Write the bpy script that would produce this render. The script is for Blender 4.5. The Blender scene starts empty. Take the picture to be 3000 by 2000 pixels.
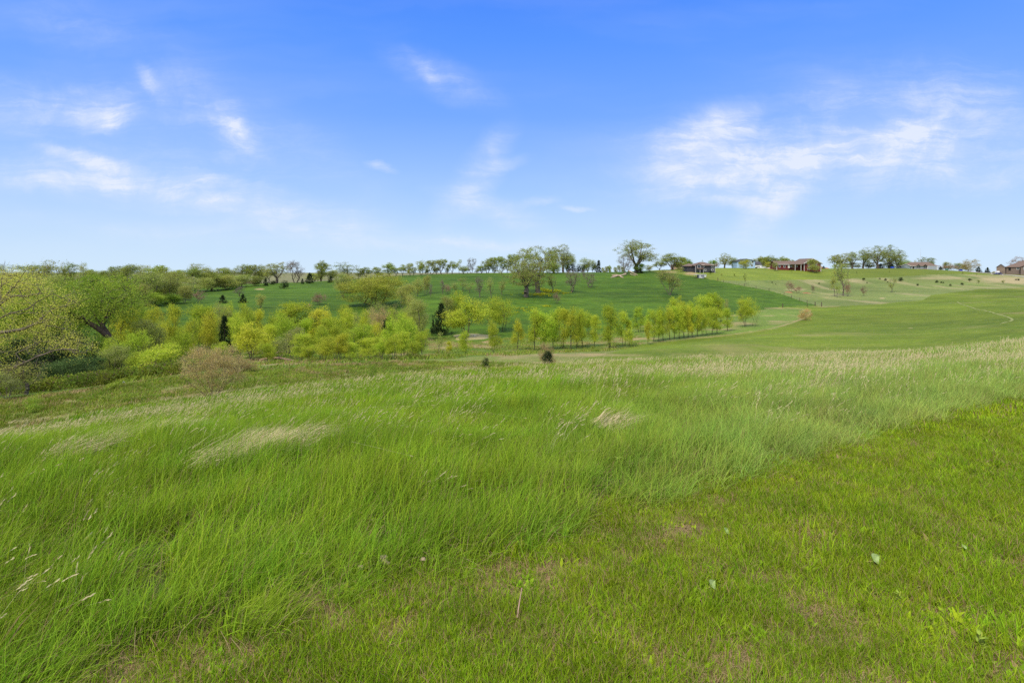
import bpy, math
import numpy as np
from mathutils import Vector

# ------------------------------------------------------------ camera, sky, sun
F = 1667.0; CU = 1500.0; HV = 790.0; CZ = 1.6      # focal length, centre column, eye-level row of the 3000x2000 photo; eye height
sc = bpy.context.scene
COL = sc.collection
cam = bpy.data.cameras.new("camera"); camo = bpy.data.objects.new("camera", cam); COL.objects.link(camo)
camo.location = (0, 0, CZ); camo.rotation_euler = (math.radians(90), 0, 0)
cam.sensor_width = 36; cam.lens = F / 3000 * 36; cam.shift_y = -210 / 3000
cam.clip_start = 0.05; cam.clip_end = 40000
sc.camera = camo
SUN_EL = 52; SUN_AZ = 215                            # degrees; azimuth clockwise from +Y
sun = bpy.data.lights.new("sun", 'SUN'); suno = bpy.data.objects.new("sun", sun); COL.objects.link(suno)
sun.energy = 1.5; sun.angle = math.radians(10); sun.color = (1, .90, .74)
el, az = math.radians(SUN_EL), math.radians(SUN_AZ)
sd = Vector((math.sin(az) * math.cos(el), math.cos(az) * math.cos(el), math.sin(el)))
suno.rotation_euler = sd.to_track_quat('Z', 'Y').to_euler()
sc.view_settings.view_transform = 'Standard'; sc.view_settings.look = 'None'
sc.view_settings.gamma = 1; sc.view_settings.exposure = 1.2
sc.cycles.max_bounces = 6; sc.cycles.diffuse_bounces = 3; sc.cycles.glossy_bounces = 2
sc.cycles.transmission_bounces = 3; sc.cycles.transparent_max_bounces = 6
sc.cycles.use_denoising = False
sc.cycles.caustics_reflective = False; sc.cycles.caustics_refractive = False

world = bpy.data.worlds.new("World"); sc.world = world; world.use_nodes = True
class NT:
    """small helper to write node trees tersely"""
    def __init__(s, nt): s.nt = nt; nt.nodes.clear()
    def n(s, typ, ins=None, **kw):
        nd = s.nt.nodes.new(typ)
        for k, v in kw.items(): setattr(nd, k, v)
        for k, v in (ins or {}).items():
            sk = nd.inputs[k]
            if isinstance(v, bpy.types.NodeSocket): s.nt.links.new(v, sk)
            elif isinstance(v, tuple) and len(v) == 3 and sk.type == 'RGBA': sk.default_value = v + (1,)
            else: sk.default_value = v
        return nd
    def m(s, op, a, b=0.0, c=0.0, clamp=False):
        nd = s.n('ShaderNodeMath', {0: a, 1: b, 2: c}, operation=op); nd.use_clamp = clamp
        return nd.outputs[0]
    def mix(s, f, a, b, bt='MIX'):
        nd = s.n('ShaderNodeMix', {0: f, 6: a, 7: b}, data_type='RGBA', blend_type=bt); return nd.outputs[2]
    def noise(s, vec, scale, detail=3, rough=.5, dist=0, out=0, lac=2.0):
        ins = {'Scale': scale, 'Detail': detail, 'Roughness': rough, 'Distortion': dist, 'Lacunarity': lac}
        if vec is not None: ins['Vector'] = vec
        return s.n('ShaderNodeTexNoise', ins).outputs[out]
    def ramp(s, f, stops, interp='LINEAR'):
        nd = s.n('ShaderNodeValToRGB', {0: f}); cr = nd.color_ramp; cr.interpolation = interp
        while len(cr.elements) < len(stops): cr.elements.new(.5)
        for e, (p, c) in zip(cr.elements, stops):
            e.position = p; e.color = (c + (1,)) if len(c) == 3 else c
        return nd.outputs[0]
    def rng(s, v, a, b, c=0.0, d=1.0):
        nd = s.n('ShaderNodeMapRange', {0: v, 1: a, 2: b, 3: c, 4: d}); nd.interpolation_type = 'SMOOTHSTEP'; return nd.outputs[0]

def srgb(r, g, b):
    f = lambda c: (c / 255) / 12.92 if c <= 10 else ((c / 255 + .055) / 1.055) ** 2.4
    return (f(r), f(g), f(b))

def build_sky():
    t = NT(world.node_tree)
    STR = 0.10; EX = 2 ** sc.view_settings.exposure
    tc = t.n('ShaderNodeTexCoord').outputs['Generated']
    sep = t.n('ShaderNodeSeparateXYZ', {0: tc})
    X, Y, Z = sep.outputs
    sky = t.n('ShaderNodeTexSky', sky_type='NISHITA')
    sky.sun_disc = False; sky.sun_elevation = el; sky.sun_rotation = az; sky.altitude = 300; sky.dust_density = .6; sky.ozone_density = 1.4
    yy = t.m('MAXIMUM', Y, .02)
    px = t.m('DIVIDE', X, yy); pz = t.m('DIVIDE', Z, yy)       # direction over the north horizon
    elev = t.m('ARCSINE', Z)
    # clear-sky colour by height above the horizon
    k = 1.0 / (STR * EX)
    def c(r, g, b): a = srgb(r, g, b); return tuple(v * k * .1 for v in a)
    grad = t.ramp(t.m('DIVIDE', elev, .62), [(0, c(208, 231, 253)), (.08, c(194, 221, 252)), (.22, c(162, 200, 255)), (.42, c(118, 170, 255)),
                   (.62, c(88, 151, 255)), (.82, c(62, 130, 254)), (1, c(52, 120, 252))])
    base = t.mix(.96, t.mix(1, sky.outputs[0], (.85, 1.0, 1.15), 'MULTIPLY'), t.mix(1, grad, (10., 10., 10.), 'MULTIPLY'))
    # cirrus: soft ellipses placed on the sky, torn by stretched noise
    p = t.n('ShaderNodeCombineXYZ', {0: px, 1: pz, 2: 0.0}).outputs[0]
    warp = t.noise(p, 4.5, 6, .62, out=1)
    wv = t.n('ShaderNodeVectorMath', {0: warp, 1: (.5, .5, .5)}, operation='SUBTRACT').outputs[0]
    wv = t.n('ShaderNodeVectorMath', {0: wv, 'Scale': .07}, operation='SCALE').outputs[0]
    pw = t.n('ShaderNodeVectorMath', {0: p, 1: wv}, operation='ADD').outputs[0]
    tot = None
    E = [(2060, 455, 150, 75, 35, .7), (2200, 500, 240, 45, 12, .75), (2420, 445, 300, 38, 10, .6), (2660, 430, 170, 42, 2, .45), (2270, 585, 110, 50, 50, .8),
         (2050, 395, 110, 40, 20, .5), (1960, 440, 150, 26, 0, .35), (2250, 440, 420, 110, 8, .38), (2750, 400, 420, 140, -8, .34), (2870, 495, 260, 36, -4, .5), (2500, 520, 300, 70, 0, .2), (2120, 590, 110, 22, -8, .5),
         (2800, 300, 300, 110, 0, .2),
         (1395, 520, 130, 42, 55, .5), (1440, 612, 130, 32, -18, .55), (1450, 488, 70, 16, 10, .4), (1300, 235, 150, 45, -25, .26), (1240, 205, 60, 18, -50, .25),
         (300, 320, 80, 36, 15, .8), (310, 355, 70, 22, 8, .6), (140, 305, 260, 60, 0, .4), (265, 460, 120, 18, -14, .8), (690, 395, 70, 26, -30, .7), (620, 350, 170, 62, -36, .36), (450, 250, 60, 18, -58, .5),
         (150, 525, 330, 42, -4, .55), (480, 545, 330, 42, -12, .45), (800, 600, 300, 42, -14, .38), (630, 520, 95, 14, -12, .6), (960, 640, 140, 40, 0, .35), (380, 420, 400, 140, -10, .2), (250, 80, 330, 60, -15, .16),
         (1575, 588, 50, 11, 8, .45), (1685, 601, 34, 8, 0, .7), (1128, 494, 36, 9, -15, .5), (1450, 715, 190, 12, -5, .4), (900, 690, 900, 30, -3, .22), (2200, 715, 900, 24, 0, .18), (830, 390, 260, 60, -30, .14)]
    for (u, v, a, b, rot, w) in E:
        mp = t.n('ShaderNodeMapping', {0: pw, 1: ((u - CU) / F, (HV - v) / F, 0.0), 2: (0., 0., math.radians(rot)), 3: (a * 1.9 / F, b * 1.9 / F, 1.0)}, vector_type='TEXTURE')
        L = t.n('ShaderNodeVectorMath', {0: mp.outputs[0]}, operation='LENGTH').outputs[1]
        g = t.m('MULTIPLY', t.rng(L, 1.0, 0.0), w)
        tot = g if tot is None else t.m('ADD', tot, g)
    st = t.n('ShaderNodeMapping', {0: pw, 2: (0., 0., .18), 3: (1.3, 7.5, 1.)}).outputs[0]
    n1 = t.noise(st, 3.6, 9, .66, .5)
    n2 = t.noise(pw, 8.5, 9, .66, .4)
    tear = t.m('MULTIPLY', t.m('ADD', t.rng(n1, .34, .70), .25), t.m('ADD', t.rng(n2, .34, .70), .45))
    veil = t.m('MULTIPLY', t.rng(t.noise(st, 1.1, 4, .5), .42, .8), .10)
    al = t.m('ADD', t.m('MULTIPLY', tot, t.m('MULTIPLY_ADD', tear, .68, .13)), veil)
    al = t.m('MINIMUM', al, .86)
    al = t.m('MULTIPLY', al, t.m('GREATER_THAN', Y, .05))
    cw = tuple(v * k for v in srgb(236, 242, 255))
    base = t.mix(al, base, cw)
    # bright sheet added to the unseen sky overhead and behind, for soft fill light
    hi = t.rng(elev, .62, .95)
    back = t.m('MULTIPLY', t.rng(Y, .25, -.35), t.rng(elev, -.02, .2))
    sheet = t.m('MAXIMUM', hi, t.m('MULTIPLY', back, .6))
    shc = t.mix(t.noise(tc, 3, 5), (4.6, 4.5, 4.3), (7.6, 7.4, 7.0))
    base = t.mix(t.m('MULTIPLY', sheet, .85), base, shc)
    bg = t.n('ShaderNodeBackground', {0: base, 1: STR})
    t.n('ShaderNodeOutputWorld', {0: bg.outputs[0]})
build_sky()

# ------------------------------------------------------------ mesh helpers
def mesh_np(name, V, Fs, attrs=None, smooth=False):
    """V (n,3); Fs list of int arrays (m,k); attrs {name: (kind, array)} on points"""
    me = bpy.data.meshes.new(name)
    V = np.ascontiguousarray(V, dtype=np.float32)
    Fs = [np.asarray(f, dtype=np.int32) for f in Fs if len(f)]
    loops = np.concatenate([f.ravel() for f in Fs]) if Fs else np.zeros(0, np.int32)
    sizes = np.concatenate([np.full(len(f), f.shape[1], np.int32) for f in Fs]) if Fs else np.zeros(0, np.int32)
    me.vertices.add(len(V)); me.vertices.foreach_set('co', V.ravel())
    me.loops.add(len(loops)); me.loops.foreach_set('vertex_index', loops)
    me.polygons.add(len(sizes))
    starts = np.concatenate([[0], np.cumsum(sizes)[:-1]]).astype(np.int32) if len(sizes) else sizes
    me.polygons.foreach_set('loop_start', starts); me.polygons.foreach_set('loop_total', sizes)
    if smooth and len(sizes): me.polygons.foreach_set('use_smooth', np.ones(len(sizes), bool))
    me.update(calc_edges=True)
    for k, (kind, arr) in (attrs or {}).items():
        a = me.attributes.new(k, kind, 'POINT')
        a.data.foreach_set({'FLOAT': 'value', 'INT': 'value', 'FLOAT_VECTOR': 'vector'}[kind], np.ascontiguousarray(arr).ravel())
    return me
def obj(name, me, mat=None, parent=None, loc=None, label=None, cat=None, group=None, kind=None):
    o = bpy.data.objects.new(name, me); COL.objects.link(o)
    if mat is not None and me is not None and len(me.materials) == 0: me.materials.append(mat)
    if parent: o.parent = parent
    if loc is not None: o.location = loc
    tag(o, label, cat, group, kind); return o
def tag(o, label=None, cat=None, group=None, kind=None):
    for k, v in (('label', label), ('category', cat), ('group', group), ('kind', kind)):
        if v: o[k] = v
def copy_tree(o, parent=None):
    c = o.copy(); COL.objects.link(c)
    if parent: c.parent = parent
    for ch in [x for x in KIDS.get(o.name, [])]: copy_tree(ch, c)
    return c
KIDS = {}
def kid(parent, child): KIDS.setdefault(parent.name, []).append(child)

class MB:
    """collects boxes, prisms and polygons into one mesh"""
    def __init__(s): s.v = []; s.f = []
    def poly(s, pts): i = len(s.v); s.v += [tuple(p) for p in pts]; s.f.append(tuple(range(i, i + len(pts)))); return s
    def box(s, x0, x1, y0, y1, z0, z1):
        i = len(s.v)
        s.v += [(x0, y0, z0), (x1, y0, z0), (x1, y1, z0), (x0, y1, z0), (x0, y0, z1), (x1, y0, z1), (x1, y1, z1), (x0, y1, z1)]
        s.f += [tuple(i + k for k in q) for q in ((3, 2, 1, 0), (4, 5, 6, 7), (0, 1, 5, 4), (1, 2, 6, 5), (2, 3, 7, 6), (3, 0, 4, 7))]; return s
    def prism(s, prof, a0, a1, axis='y'):
        """profile [(p,z)] extruded from a0 to a1 along axis"""
        n = len(prof); i = len(s.v)
        for a in (a0, a1):
            for (p, z) in prof: s.v.append((p, a, z) if axis == 'y' else (a, p, z))
        s.f.append(tuple(i + k for k in range(n))); s.f.append(tuple(i + n + k for k in reversed(range(n))))
        for k in range(n): s.f.append((i + k, i + (k + 1) % n, i + n + (k + 1) % n, i + n + k))
        return s
    def tube(s, pts, rs, n=6):
        pts = [Vector(p) for p in pts]; i0 = len(s.v)
        for j, p in enumerate(pts):
            d = (pts[min(j + 1, len(pts) - 1)] - pts[max(j - 1, 0)]).normalized()
            a = d.cross(Vector((0.3, .1, 1)) if abs(d.z) < .9 else Vector((1, 0, 0))).normalized(); b = d.cross(a)
            for k in range(n):
                q = p + (a * math.cos(2 * math.pi * k / n) + b * math.sin(2 * math.pi * k / n)) * rs[j]; s.v.append(tuple(q))
        for j in range(len(pts) - 1):
            for k in range(n):
                s.f.append((i0 + j * n + k, i0 + j * n + (k + 1) % n, i0 + (j + 1) * n + (k + 1) % n, i0 + (j + 1) * n + k))
        s.f.append(tuple(i0 + k for k in reversed(range(n)))); s.f.append(tuple(i0 + (len(pts) - 1) * n + k for k in range(n)))
        return s
    def mesh(s, name):
        me = bpy.data.meshes.new(name); me.from_pydata(s.v, [], s.f); me.update()
        return me
    def build(s, name, mat, parent=None, **kw):
        o = obj(name, s.mesh(name), mat, parent, **kw)
        if parent: kid(parent, o)
        return o

# ------------------------------------------------------------ terrain
UG = [-400, 0, 300, 600, 900, 1200, 1500, 1800, 2100, 2400, 2700, 3000, 3400]
def zv(Y, v): return CZ - (v - HV) / F * Y
c1 = [(20, 1290), (20, 1233), (22, 1180), (24, 1136), (26, 1098), (28, 1072), (30, 1056), (32, 1044), (34, 1034), (36, 1026), (36, 1016), (34, 990), (32, 962)]
z9 = [-1.3, -1.05, -.85, -.65, -.5, -.35, -.25, -.2, -.15, -.12, -.1, -.05, 0]
z15 = [-3.05, -2.5, -2.1, -1.72, -1.45, -1.2, -1.08, -.95, -.85, -.78, -.70, -.5, -.3]
tr = [(27, -7.4), (27, -6.2), (29, -5.6), (31, -5.3), (34, -5.2), (38, -5.75), (43, -6.1), (48, -6.6), (55, -7.0), (60, -7.4), (60, -7.2), (55, -5.4), (52, -4.4)]
bm = [(33, 1230), (34, 1189), (36, 1147), (38, 1107), (42, 1083), (50, 1064), (60, 1044), (70, 1030), (80, 1003), (90, 988), (95, 975), (90, 955), (86, 940)]
vl = [(60, -12), (62, -11.6), (66, -11.2), (72, -10.5), (85, -11.5), (100, -13), (105, -13.2), (110, -13.2), (125, -12.8), (140, -11.5), (140, -10.5), (135, -8.5), (130, -7)]
ft = [(95, -13), (95, -13), (100, -13), (110, -12.6), (120, -13.2), (130, -14), (130, -14), (140, -13.5), (165, -12), (210, -12), (220, -11), (210, -9), (200, -7.5)]
lh = [(170, -8), (170, -8), (180, -8), (200, -9), (210, -9), (200, -9), (200, -8.6), (220, -9), (250, -8), (290, -9), (300, -8.5), (290, -8), (280, -7)]
ch = [(330, 822), (330, 822), (330, 826), (320, 834), (320, 827), (340, 808), (350, 800), (360, 797), (385, 785), (400, 787), (400, 788), (380, 806), (370, 818)]
T = np.zeros((15, len(UG), 2))
GHL = [.95, .80, .68, .66, .70, .68, .58, .52, .50, .50, .50, .42, .4]                                             # standing grass hides this much ground at the crest
for i in range(len(UG)):
    rows = [(0, 0), (4.5, -.02 if i > 4 else -.06 - .02 * (4 - i)), (9, z9[i] - GHL[i] * .35), (15, z15[i] - GHL[i] * .8), (c1[i][0], zv(*c1[i]) - GHL[i]), tr[i], (bm[i][0], zv(*bm[i])), vl[i], ft[i], lh[i],
            (ch[i][0], zv(*ch[i])), (ch[i][0] + 70, zv(*ch[i]) - 1.2), (900, -11.5 if i < 9 else -9), (3500, zv(3500, 799)), (9000, -90)]
    T[:, i, :] = rows
_uf = np.arange(-400, 3401, 10.0)
def catmull(xs, ys, x):
    m = np.gradient(ys, xs); j = np.clip(np.searchsorted(xs, x) - 1, 0, len(xs) - 2)
    h = xs[j + 1] - xs[j]; t = (x - xs[j]) / h
    return (2*t**3-3*t**2+1)*ys[j] + (t**3-2*t**2+t)*h*m[j] + (-2*t**3+3*t**2)*ys[j+1] + (t**3-t**2)*h*m[j+1]
UGa = np.array(UG, float)
TF = np.stack([np.stack([catmull(UGa, T[l, :, c], _uf) for c in (0, 1)], -1) for l in range(15)])   # (15, nu, 2)
def knots(u):
    u = np.clip(u, -400, 3400); f = (u + 400) / 10; j = np.clip(f.astype(int), 0, len(_uf) - 2); w = (f - j)[:, None]
    A = TF[:, j, :].transpose(1, 0, 2); B = TF[:, j + 1, :].transpose(1, 0, 2)
    K = A * (1 - w[:, :, None]) + B * w[:, :, None]
    return K[:, :, 0], K[:, :, 1]
def vnoise(x, y, seed=0):
    xi = np.floor(x).astype(np.int64); yi = np.floor(y).astype(np.int64); fx = x - xi; fy = y - yi
    fx = fx * fx * (3 - 2 * fx); fy = fy * fy * (3 - 2 * fy)
    def h(a, b):
        n = (a * 374761393 + b * 668265263 + seed * 1442695041) & 0xffffffff
        n = ((n ^ (n >> 13)) * 1274126177) & 0xffffffff
        return ((n ^ (n >> 16)) & 0xffff) / 65535.0
    return (h(xi, yi) * (1 - fx) + h(xi + 1, yi) * fx) * (1 - fy) + (h(xi, yi + 1) * (1 - fx) + h(xi + 1, yi + 1) * fx) * fy
def fbm(x, y, o=3, seed=0):
    a = 0; s = .5
    for k in range(o): a = a + s * vnoise(x * 2 ** k, y * 2 ** k, seed + k); s *= .5
    return a / (1 - .5 ** o)
def zprof(K, Z, D):
    h = np.diff(K, axis=1); d = np.diff(Z, axis=1) / h
    m = np.zeros_like(Z); w1 = 2 * h[:, 1:] + h[:, :-1]; w2 = h[:, 1:] + 2 * h[:, :-1]
    ok = d[:, 1:] * d[:, :-1] > 0
    with np.errstate(all='ignore'):
        mm = (w1 + w2) / (w1 / d[:, :-1] + w2 / d[:, 1:])
    m[:, 1:-1] = np.where(ok, mm, 0); m[:, 0] = 0; m[:, -1] = d[:, -1]
    j = np.clip((K <= D[:, None]).sum(1) - 1, 0, K.shape[1] - 2); r = np.arange(len(D))
    hh = h[r, j]; t = np.clip((D - K[r, j]) / hh, 0, 1)
    return (2*t**3-3*t**2+1)*Z[r, j] + (t**3-2*t**2+t)*hh*m[r, j] + (-2*t**3+3*t**2)*Z[r, j+1] + (t**3-t**2)*hh*m[r, j+1]
def ground(x, y):
    x = np.atleast_1d(np.asarray(x, float)); y = np.atleast_1d(np.asarray(y, float))
    D = np.maximum(np.maximum(np.abs(y), np.abs(x) / 1.14), 1e-3)
    K, Z = knots(CU + F * np.clip(x / D, -1.14, 1.14))
    z = zprof(K, Z, D)
    amp = np.clip((D - 5) / 12, 0, 1)
    z = z + amp * .10 * (fbm(x * .35, y * .35, 3, 5) - .5) * np.clip(D / 20, .6, 2.5)
    a2 = np.clip((D - 120) / 120, 0, 1) * np.clip((700 - D) / 200, 0, 1)
    z = z + a2 * 1.0 * (fbm(x * .022, y * .05, 3, 9) - .5)
    return z
def gz(x, y): return float(ground(x, y)[0])
def uv2d(u, v, lo=40, hi=700):
    """first ground depth along the ray of photo pixel (u,v) between depths lo..hi"""
    D = np.geomspace(lo, hi, 1500); zz = ground((u - CU) / F * D, D); vv = HV + (CZ - zz) / D * F
    i = np.where(vv <= v)[0]
    return float(D[i[0]]) if len(i) else float(D[np.argmin(vv)])
def at(u, D): x = (u - CU) / F * D; return Vector((x, D, gz(x, D)))
# ------------------------------------------------------------ ground zones
def in_poly(px, py, poly):
    r = np.zeros(px.shape, bool); n = len(poly)
    for i in range(n):
        x0, y0 = poly[i]; x1, y1 = poly[(i + 1) % n]
        if y0 == y1: continue
        c = ((y0 > py) != (y1 > py)) & (px < (x1 - x0) * (py - y0) / (y1 - y0) + x0); r ^= c
    return r
def lawn_side(x, y):            # > 0 on the mown lawn
    e = 2.2 + (x + 1.6) / 8.5 * 5.5 + .07 * (fbm(x * 1.3, y * 1.3, 2, 3) - .5)
    return e - y
Z = ['lawn_ground', 'meadow_ground', 'terrace_ground', 'valley_ground', 'pasture_ground', 'prairie_ground', 'mown_field', 'yard_grass', 'basin_ground', 'distant_land']
FENCE = [(2103, 823), (2120, 827), (2181, 839), (2215, 845), (2253, 852), (2297, 865), (2343, 881), (2388, 894), (2407, 898)]
BASIN = [(1870, 1004), (1950, 998), (2040, 990), (2150, 978), (2230, 968), (2300, 954), (2345, 938), (2372, 922), (2374, 912), (2350, 905), (2310, 902), (2250, 905), (2190, 915), (2130, 930), (1990, 950), (1880, 975)]
def zones(x, y, z):
    D = np.maximum(np.maximum(np.abs(y), np.abs(x) / 1.14), 1e-3)
    u = CU + F * x / D; v = HV + (CZ - z) / D * F
    u = u + 5 * (fbm(x * .5, y * .5, 2, 21) - .5) * np.clip(D / 60, 0, 1); v = v + 2.5 * (fbm(x * .8, y * .8, 2, 22) - .5)
    K, _ = knots(u)
    zo = np.full(x.shape, 3)
    zo[D < K[:, 6] + 3] = 2
    fx = np.interp(v, [q[1] for q in FENCE], [q[0] for q in FENCE])
    past = (D > K[:, 8] + 8 * (fbm(x * .03, y * .03, 2, 8) - .3)) & (u < np.where(v > 898, 2300, fx))
    zo[past] = 4
    bnd = np.interp(u, [1850, 2290, 2408, 2560, 2700, 2730, 2830, 2870, 2940, 3000, 3400], [899, 899, 899, 892, 880, 864, 852, 847, 847, 841, 830])
    edge = np.interp(u, [1600, 1700, 1790, 1870, 2000, 2300], [1075, 1052, 1034, 1010, 996, 960])
    zo[(u > 1600) & (D > K[:, 4]) & (v > bnd) & (v > edge)] = 6
    zo[(u > 2280) & (v > bnd) & (D > K[:, 4])] = 6
    zo[(zo == 4) & (u > 2330) & (v > 896)] = 6
    zo[(D > 60) & (v <= bnd) & (u > fx) & (u > 2103)] = 5
    zo[in_poly(u, v, BASIN) & (D > 60)] = 8
    yb = np.interp(u, [1500, 1700, 1880, 1990, 2103, 2400, 2620, 2700, 2800, 3000, 3400], [700, 700, 792, 804, 823, 819, 812, 806, 803, 808, 822])
    zo[(D > 200) & (v < yb) & (u > 1860)] = 7
    zo[(D > K[:, 10] + 25) & (u < 1860)] = 9
    zo[D > 520] = 9
    zo[D < K[:, 4] + 4] = 1
    zo[(D < 20) & (lawn_side(x, y) > 0)] = 0
    return zo, u, v
def polydist(u, v, pl, su=1.0):
    d = np.full(u.shape, 1e9)
    for (a, b), (c, e) in zip(pl[:-1], pl[1:]):
        t = np.clip(((u - a) * (c - a) * su + (v - b) * (e - b)) / ((c - a) ** 2 * su + (e - b) ** 2 + 1e-9), 0, 1)
        d = np.minimum(d, np.hypot((u - a - t * (c - a)) * math.sqrt(su), v - b - t * (e - b)))
    return d
def dryness(x, y, z, u, v, zo):
    """straw-coloured patches and lines that belong to the ground itself"""
    D = np.maximum(y, 1)
    d = np.zeros(x.shape)
    edge = [(1870, 1006), (1950, 999), (2040, 990), (2150, 979), (2230, 968), (2290, 955), (2335, 940), (2368, 925), (2374, 912), (2350, 905), (2310, 902), (2240, 904)]
    n = fbm(x * .35, y * .35, 3, 31)
    d += np.clip(1 - polydist(u, v, edge) / (1.5 + 2.6 * n), 0, 1) * ((D > 60) & (D < 300)) * (.15 + n)
    d += np.clip(1 - polydist(u, v, [(2407, 899), (2460, 897)]) / 2.0, 0, 1) * (D > 60) * .5
    for (a, b, ra, rb, w) in [(2330, 848, 32, 4, .7), (2380, 982, 60, 4, .35), (1960, 797, 26, 3.5, 1), (2025, 801, 22, 5, 1), (2268, 787, 22, 3, .9), (2480, 823, 60, 4, .25), (2760, 815, 90, 5, .6), (2950, 822, 120, 10, .6),
                              (2667, 961, 8, 1.6, 1), (2585, 874, 10, 2, .8), (1080, 1000, 60, 6, .5), (1320, 1010, 80, 8, .6), (1420, 1015, 60, 6, .6), (1700, 1005, 90, 5, .7), (1880, 992, 60, 4, .8), (2160, 948, 60, 6, .7), (2090, 965, 60, 3, .6),
                              (760, 847, 16, 2.5, .9), (2250, 925, 30, 2, .5), (2150, 925, 50, 2, .5), (1700, 1040, 200, 5, .5), (300, 1185, 400, 10, .2), (1430, 1002, 20, 4, .8)]:
        d += np.clip(1.2 - ((u - a) / ra) ** 2 - ((v - b) / rb) ** 2, 0, 1) * w * (D > 20) * (.5 + n)
    d += (zo == 5) * np.clip(fbm(x * .09, y * .03, 5, 41) * 3.4 - 1.95 + np.clip((u - 2450) / 450, 0, 1) * .5 * np.clip((840 - v) / 12, 0, 1), 0, .5)
    d += (zo == 3) * np.clip(fbm(x * .15, y * .15, 4, 43) * 3 - 1.6, 0, .7)
    d += (zo == 2) * np.clip(fbm(x * .3, y * .3, 4, 44) * 3 - 1.5, 0, .5)
    d += (zo == 8) * np.clip(fbm(x * .15, y * .08, 4, 45) * 3 - 1.9, 0, .5)
    d += (zo == 6) * np.clip(fbm(x * .05, y * .03, 4, 46) * 3 - 1.9, 0, .3)
    return np.clip(d, 0, 1)

def ground_mat(name, c1, c2, c3, s=1.0, dry=(.34, .27, .13), bump=.3, fine=12.0, bands=0.0):
    m = bpy.data.materials.new(name); m.use_nodes = True; t = NT(m.node_tree)
    P = t.n('ShaderNodeNewGeometry').outputs['Position']
    a = t.noise(P, .035 * s, 5, .6, .3); b = t.noise(P, .35 * s, 5, .65); c = t.noise(P, fine, 4, .7)
    big = t.noise(P, .012 * s, 3, .5)
    col = t.mix(t.rng(a, .35, .65), c1, c2)
    col = t.mix(t.m('MULTIPLY', t.rng(b, .4, .75), .7), col, c3)
    tuft_ = t.noise(P, 1.4 if s < 3 else 6, 4, .75)
    col = t.mix(1, col, t.ramp(tuft_, [(.3, (.72, .76, .7)), (.5, (1., 1., 1.)), (.72, (1.25, 1.22, 1.2))]), 'MULTIPLY')
    col = t.mix(1, col, t.ramp(c, [(.2, (.62, .62, .62)), (.8, (1.4, 1.4, 1.4))]), 'MULTIPLY')
    col = t.mix(1, col, t.ramp(big, [(.3, (.8, .8, .8)), (.7, (1.18, 1.18, 1.15))]), 'MULTIPLY')
    if bands:   # terracettes: bands of longer and shorter grass along the slope
        mp = t.n('ShaderNodeMapping', {0: P, 3: (.012, .07, .9)}).outputs[0]
        col = t.mix(1, col, t.ramp(t.noise(mp, 1.6, 5, .6, .8), [(.32, (1 - bands,) * 3), (.68, (1 + bands, 1 + bands, 1 + bands * .8))]), 'MULTIPLY')
    dr = t.n('ShaderNodeAttribute', attribute_name='dry').outputs['Fac']
    dn = t.m('MULTIPLY', dr, t.m('MULTIPLY_ADD', b, 1.2, .45), clamp=True)
    col = t.mix(dn, col, dry)
    bp = t.n('ShaderNodeBump', {'Height': t.m('ADD', b, t.m('MULTIPLY', c, .5)), 'Strength': bump, 'Distance': .6})
    bs = t.n('ShaderNodeBsdfPrincipled', {'Base Color': col, 'Roughness': .9, 'Specular IOR Level': .12, 'Normal': bp.outputs[0]})
    t.n('ShaderNodeOutputMaterial', {0: bs.outputs[0]}); return m
GM = {
 'lawn_ground': ground_mat('lawn soil', (.12, .10, .04), (.17, .135, .06), (.24, .18, .09), 20, fine=60),
 'meadow_ground': ground_mat('meadow soil', (.05, .065, .018), (.06, .085, .02), (.11, .10, .04), 6, fine=20),
 'terrace_ground': ground_mat('terrace turf', (.15, .20, .035), (.18, .21, .05), (.24, .22, .09), 3),
 'valley_ground': ground_mat('valley turf', (.085, .165, .018), (.125, .20, .026), (.19, .20, .05), 2),
 'pasture_ground': ground_mat('pasture turf', (.046, .100, .008), (.068, .138, .010), (.105, .172, .016), .8, fine=3, bands=.26),
 'prairie_ground': ground_mat('prairie grass', (.165, .215, .058), (.125, .18, .045), (.22, .225, .085), 1.5, dry=(.36, .31, .16), bands=.12),
 'mown_field': ground_mat('mown hay', (.105, .165, .014), (.15, .215, .018), (.19, .215, .035), .9, fine=5, bands=.16),
 'yard_grass': ground_mat('yard turf', (.165, .215, .028), (.13, .185, .025), (.19, .225, .038), .8, fine=4, bands=.12),
 'basin_ground': ground_mat('tall basin grass', (.115, .19, .030), (.14, .215, .036), (.19, .22, .06), 2),
 'distant_land': ground_mat('far farmland', (.20, .20, .09), (.14, .17, .06), (.26, .21, .14), .25, fine=.3)}

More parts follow.
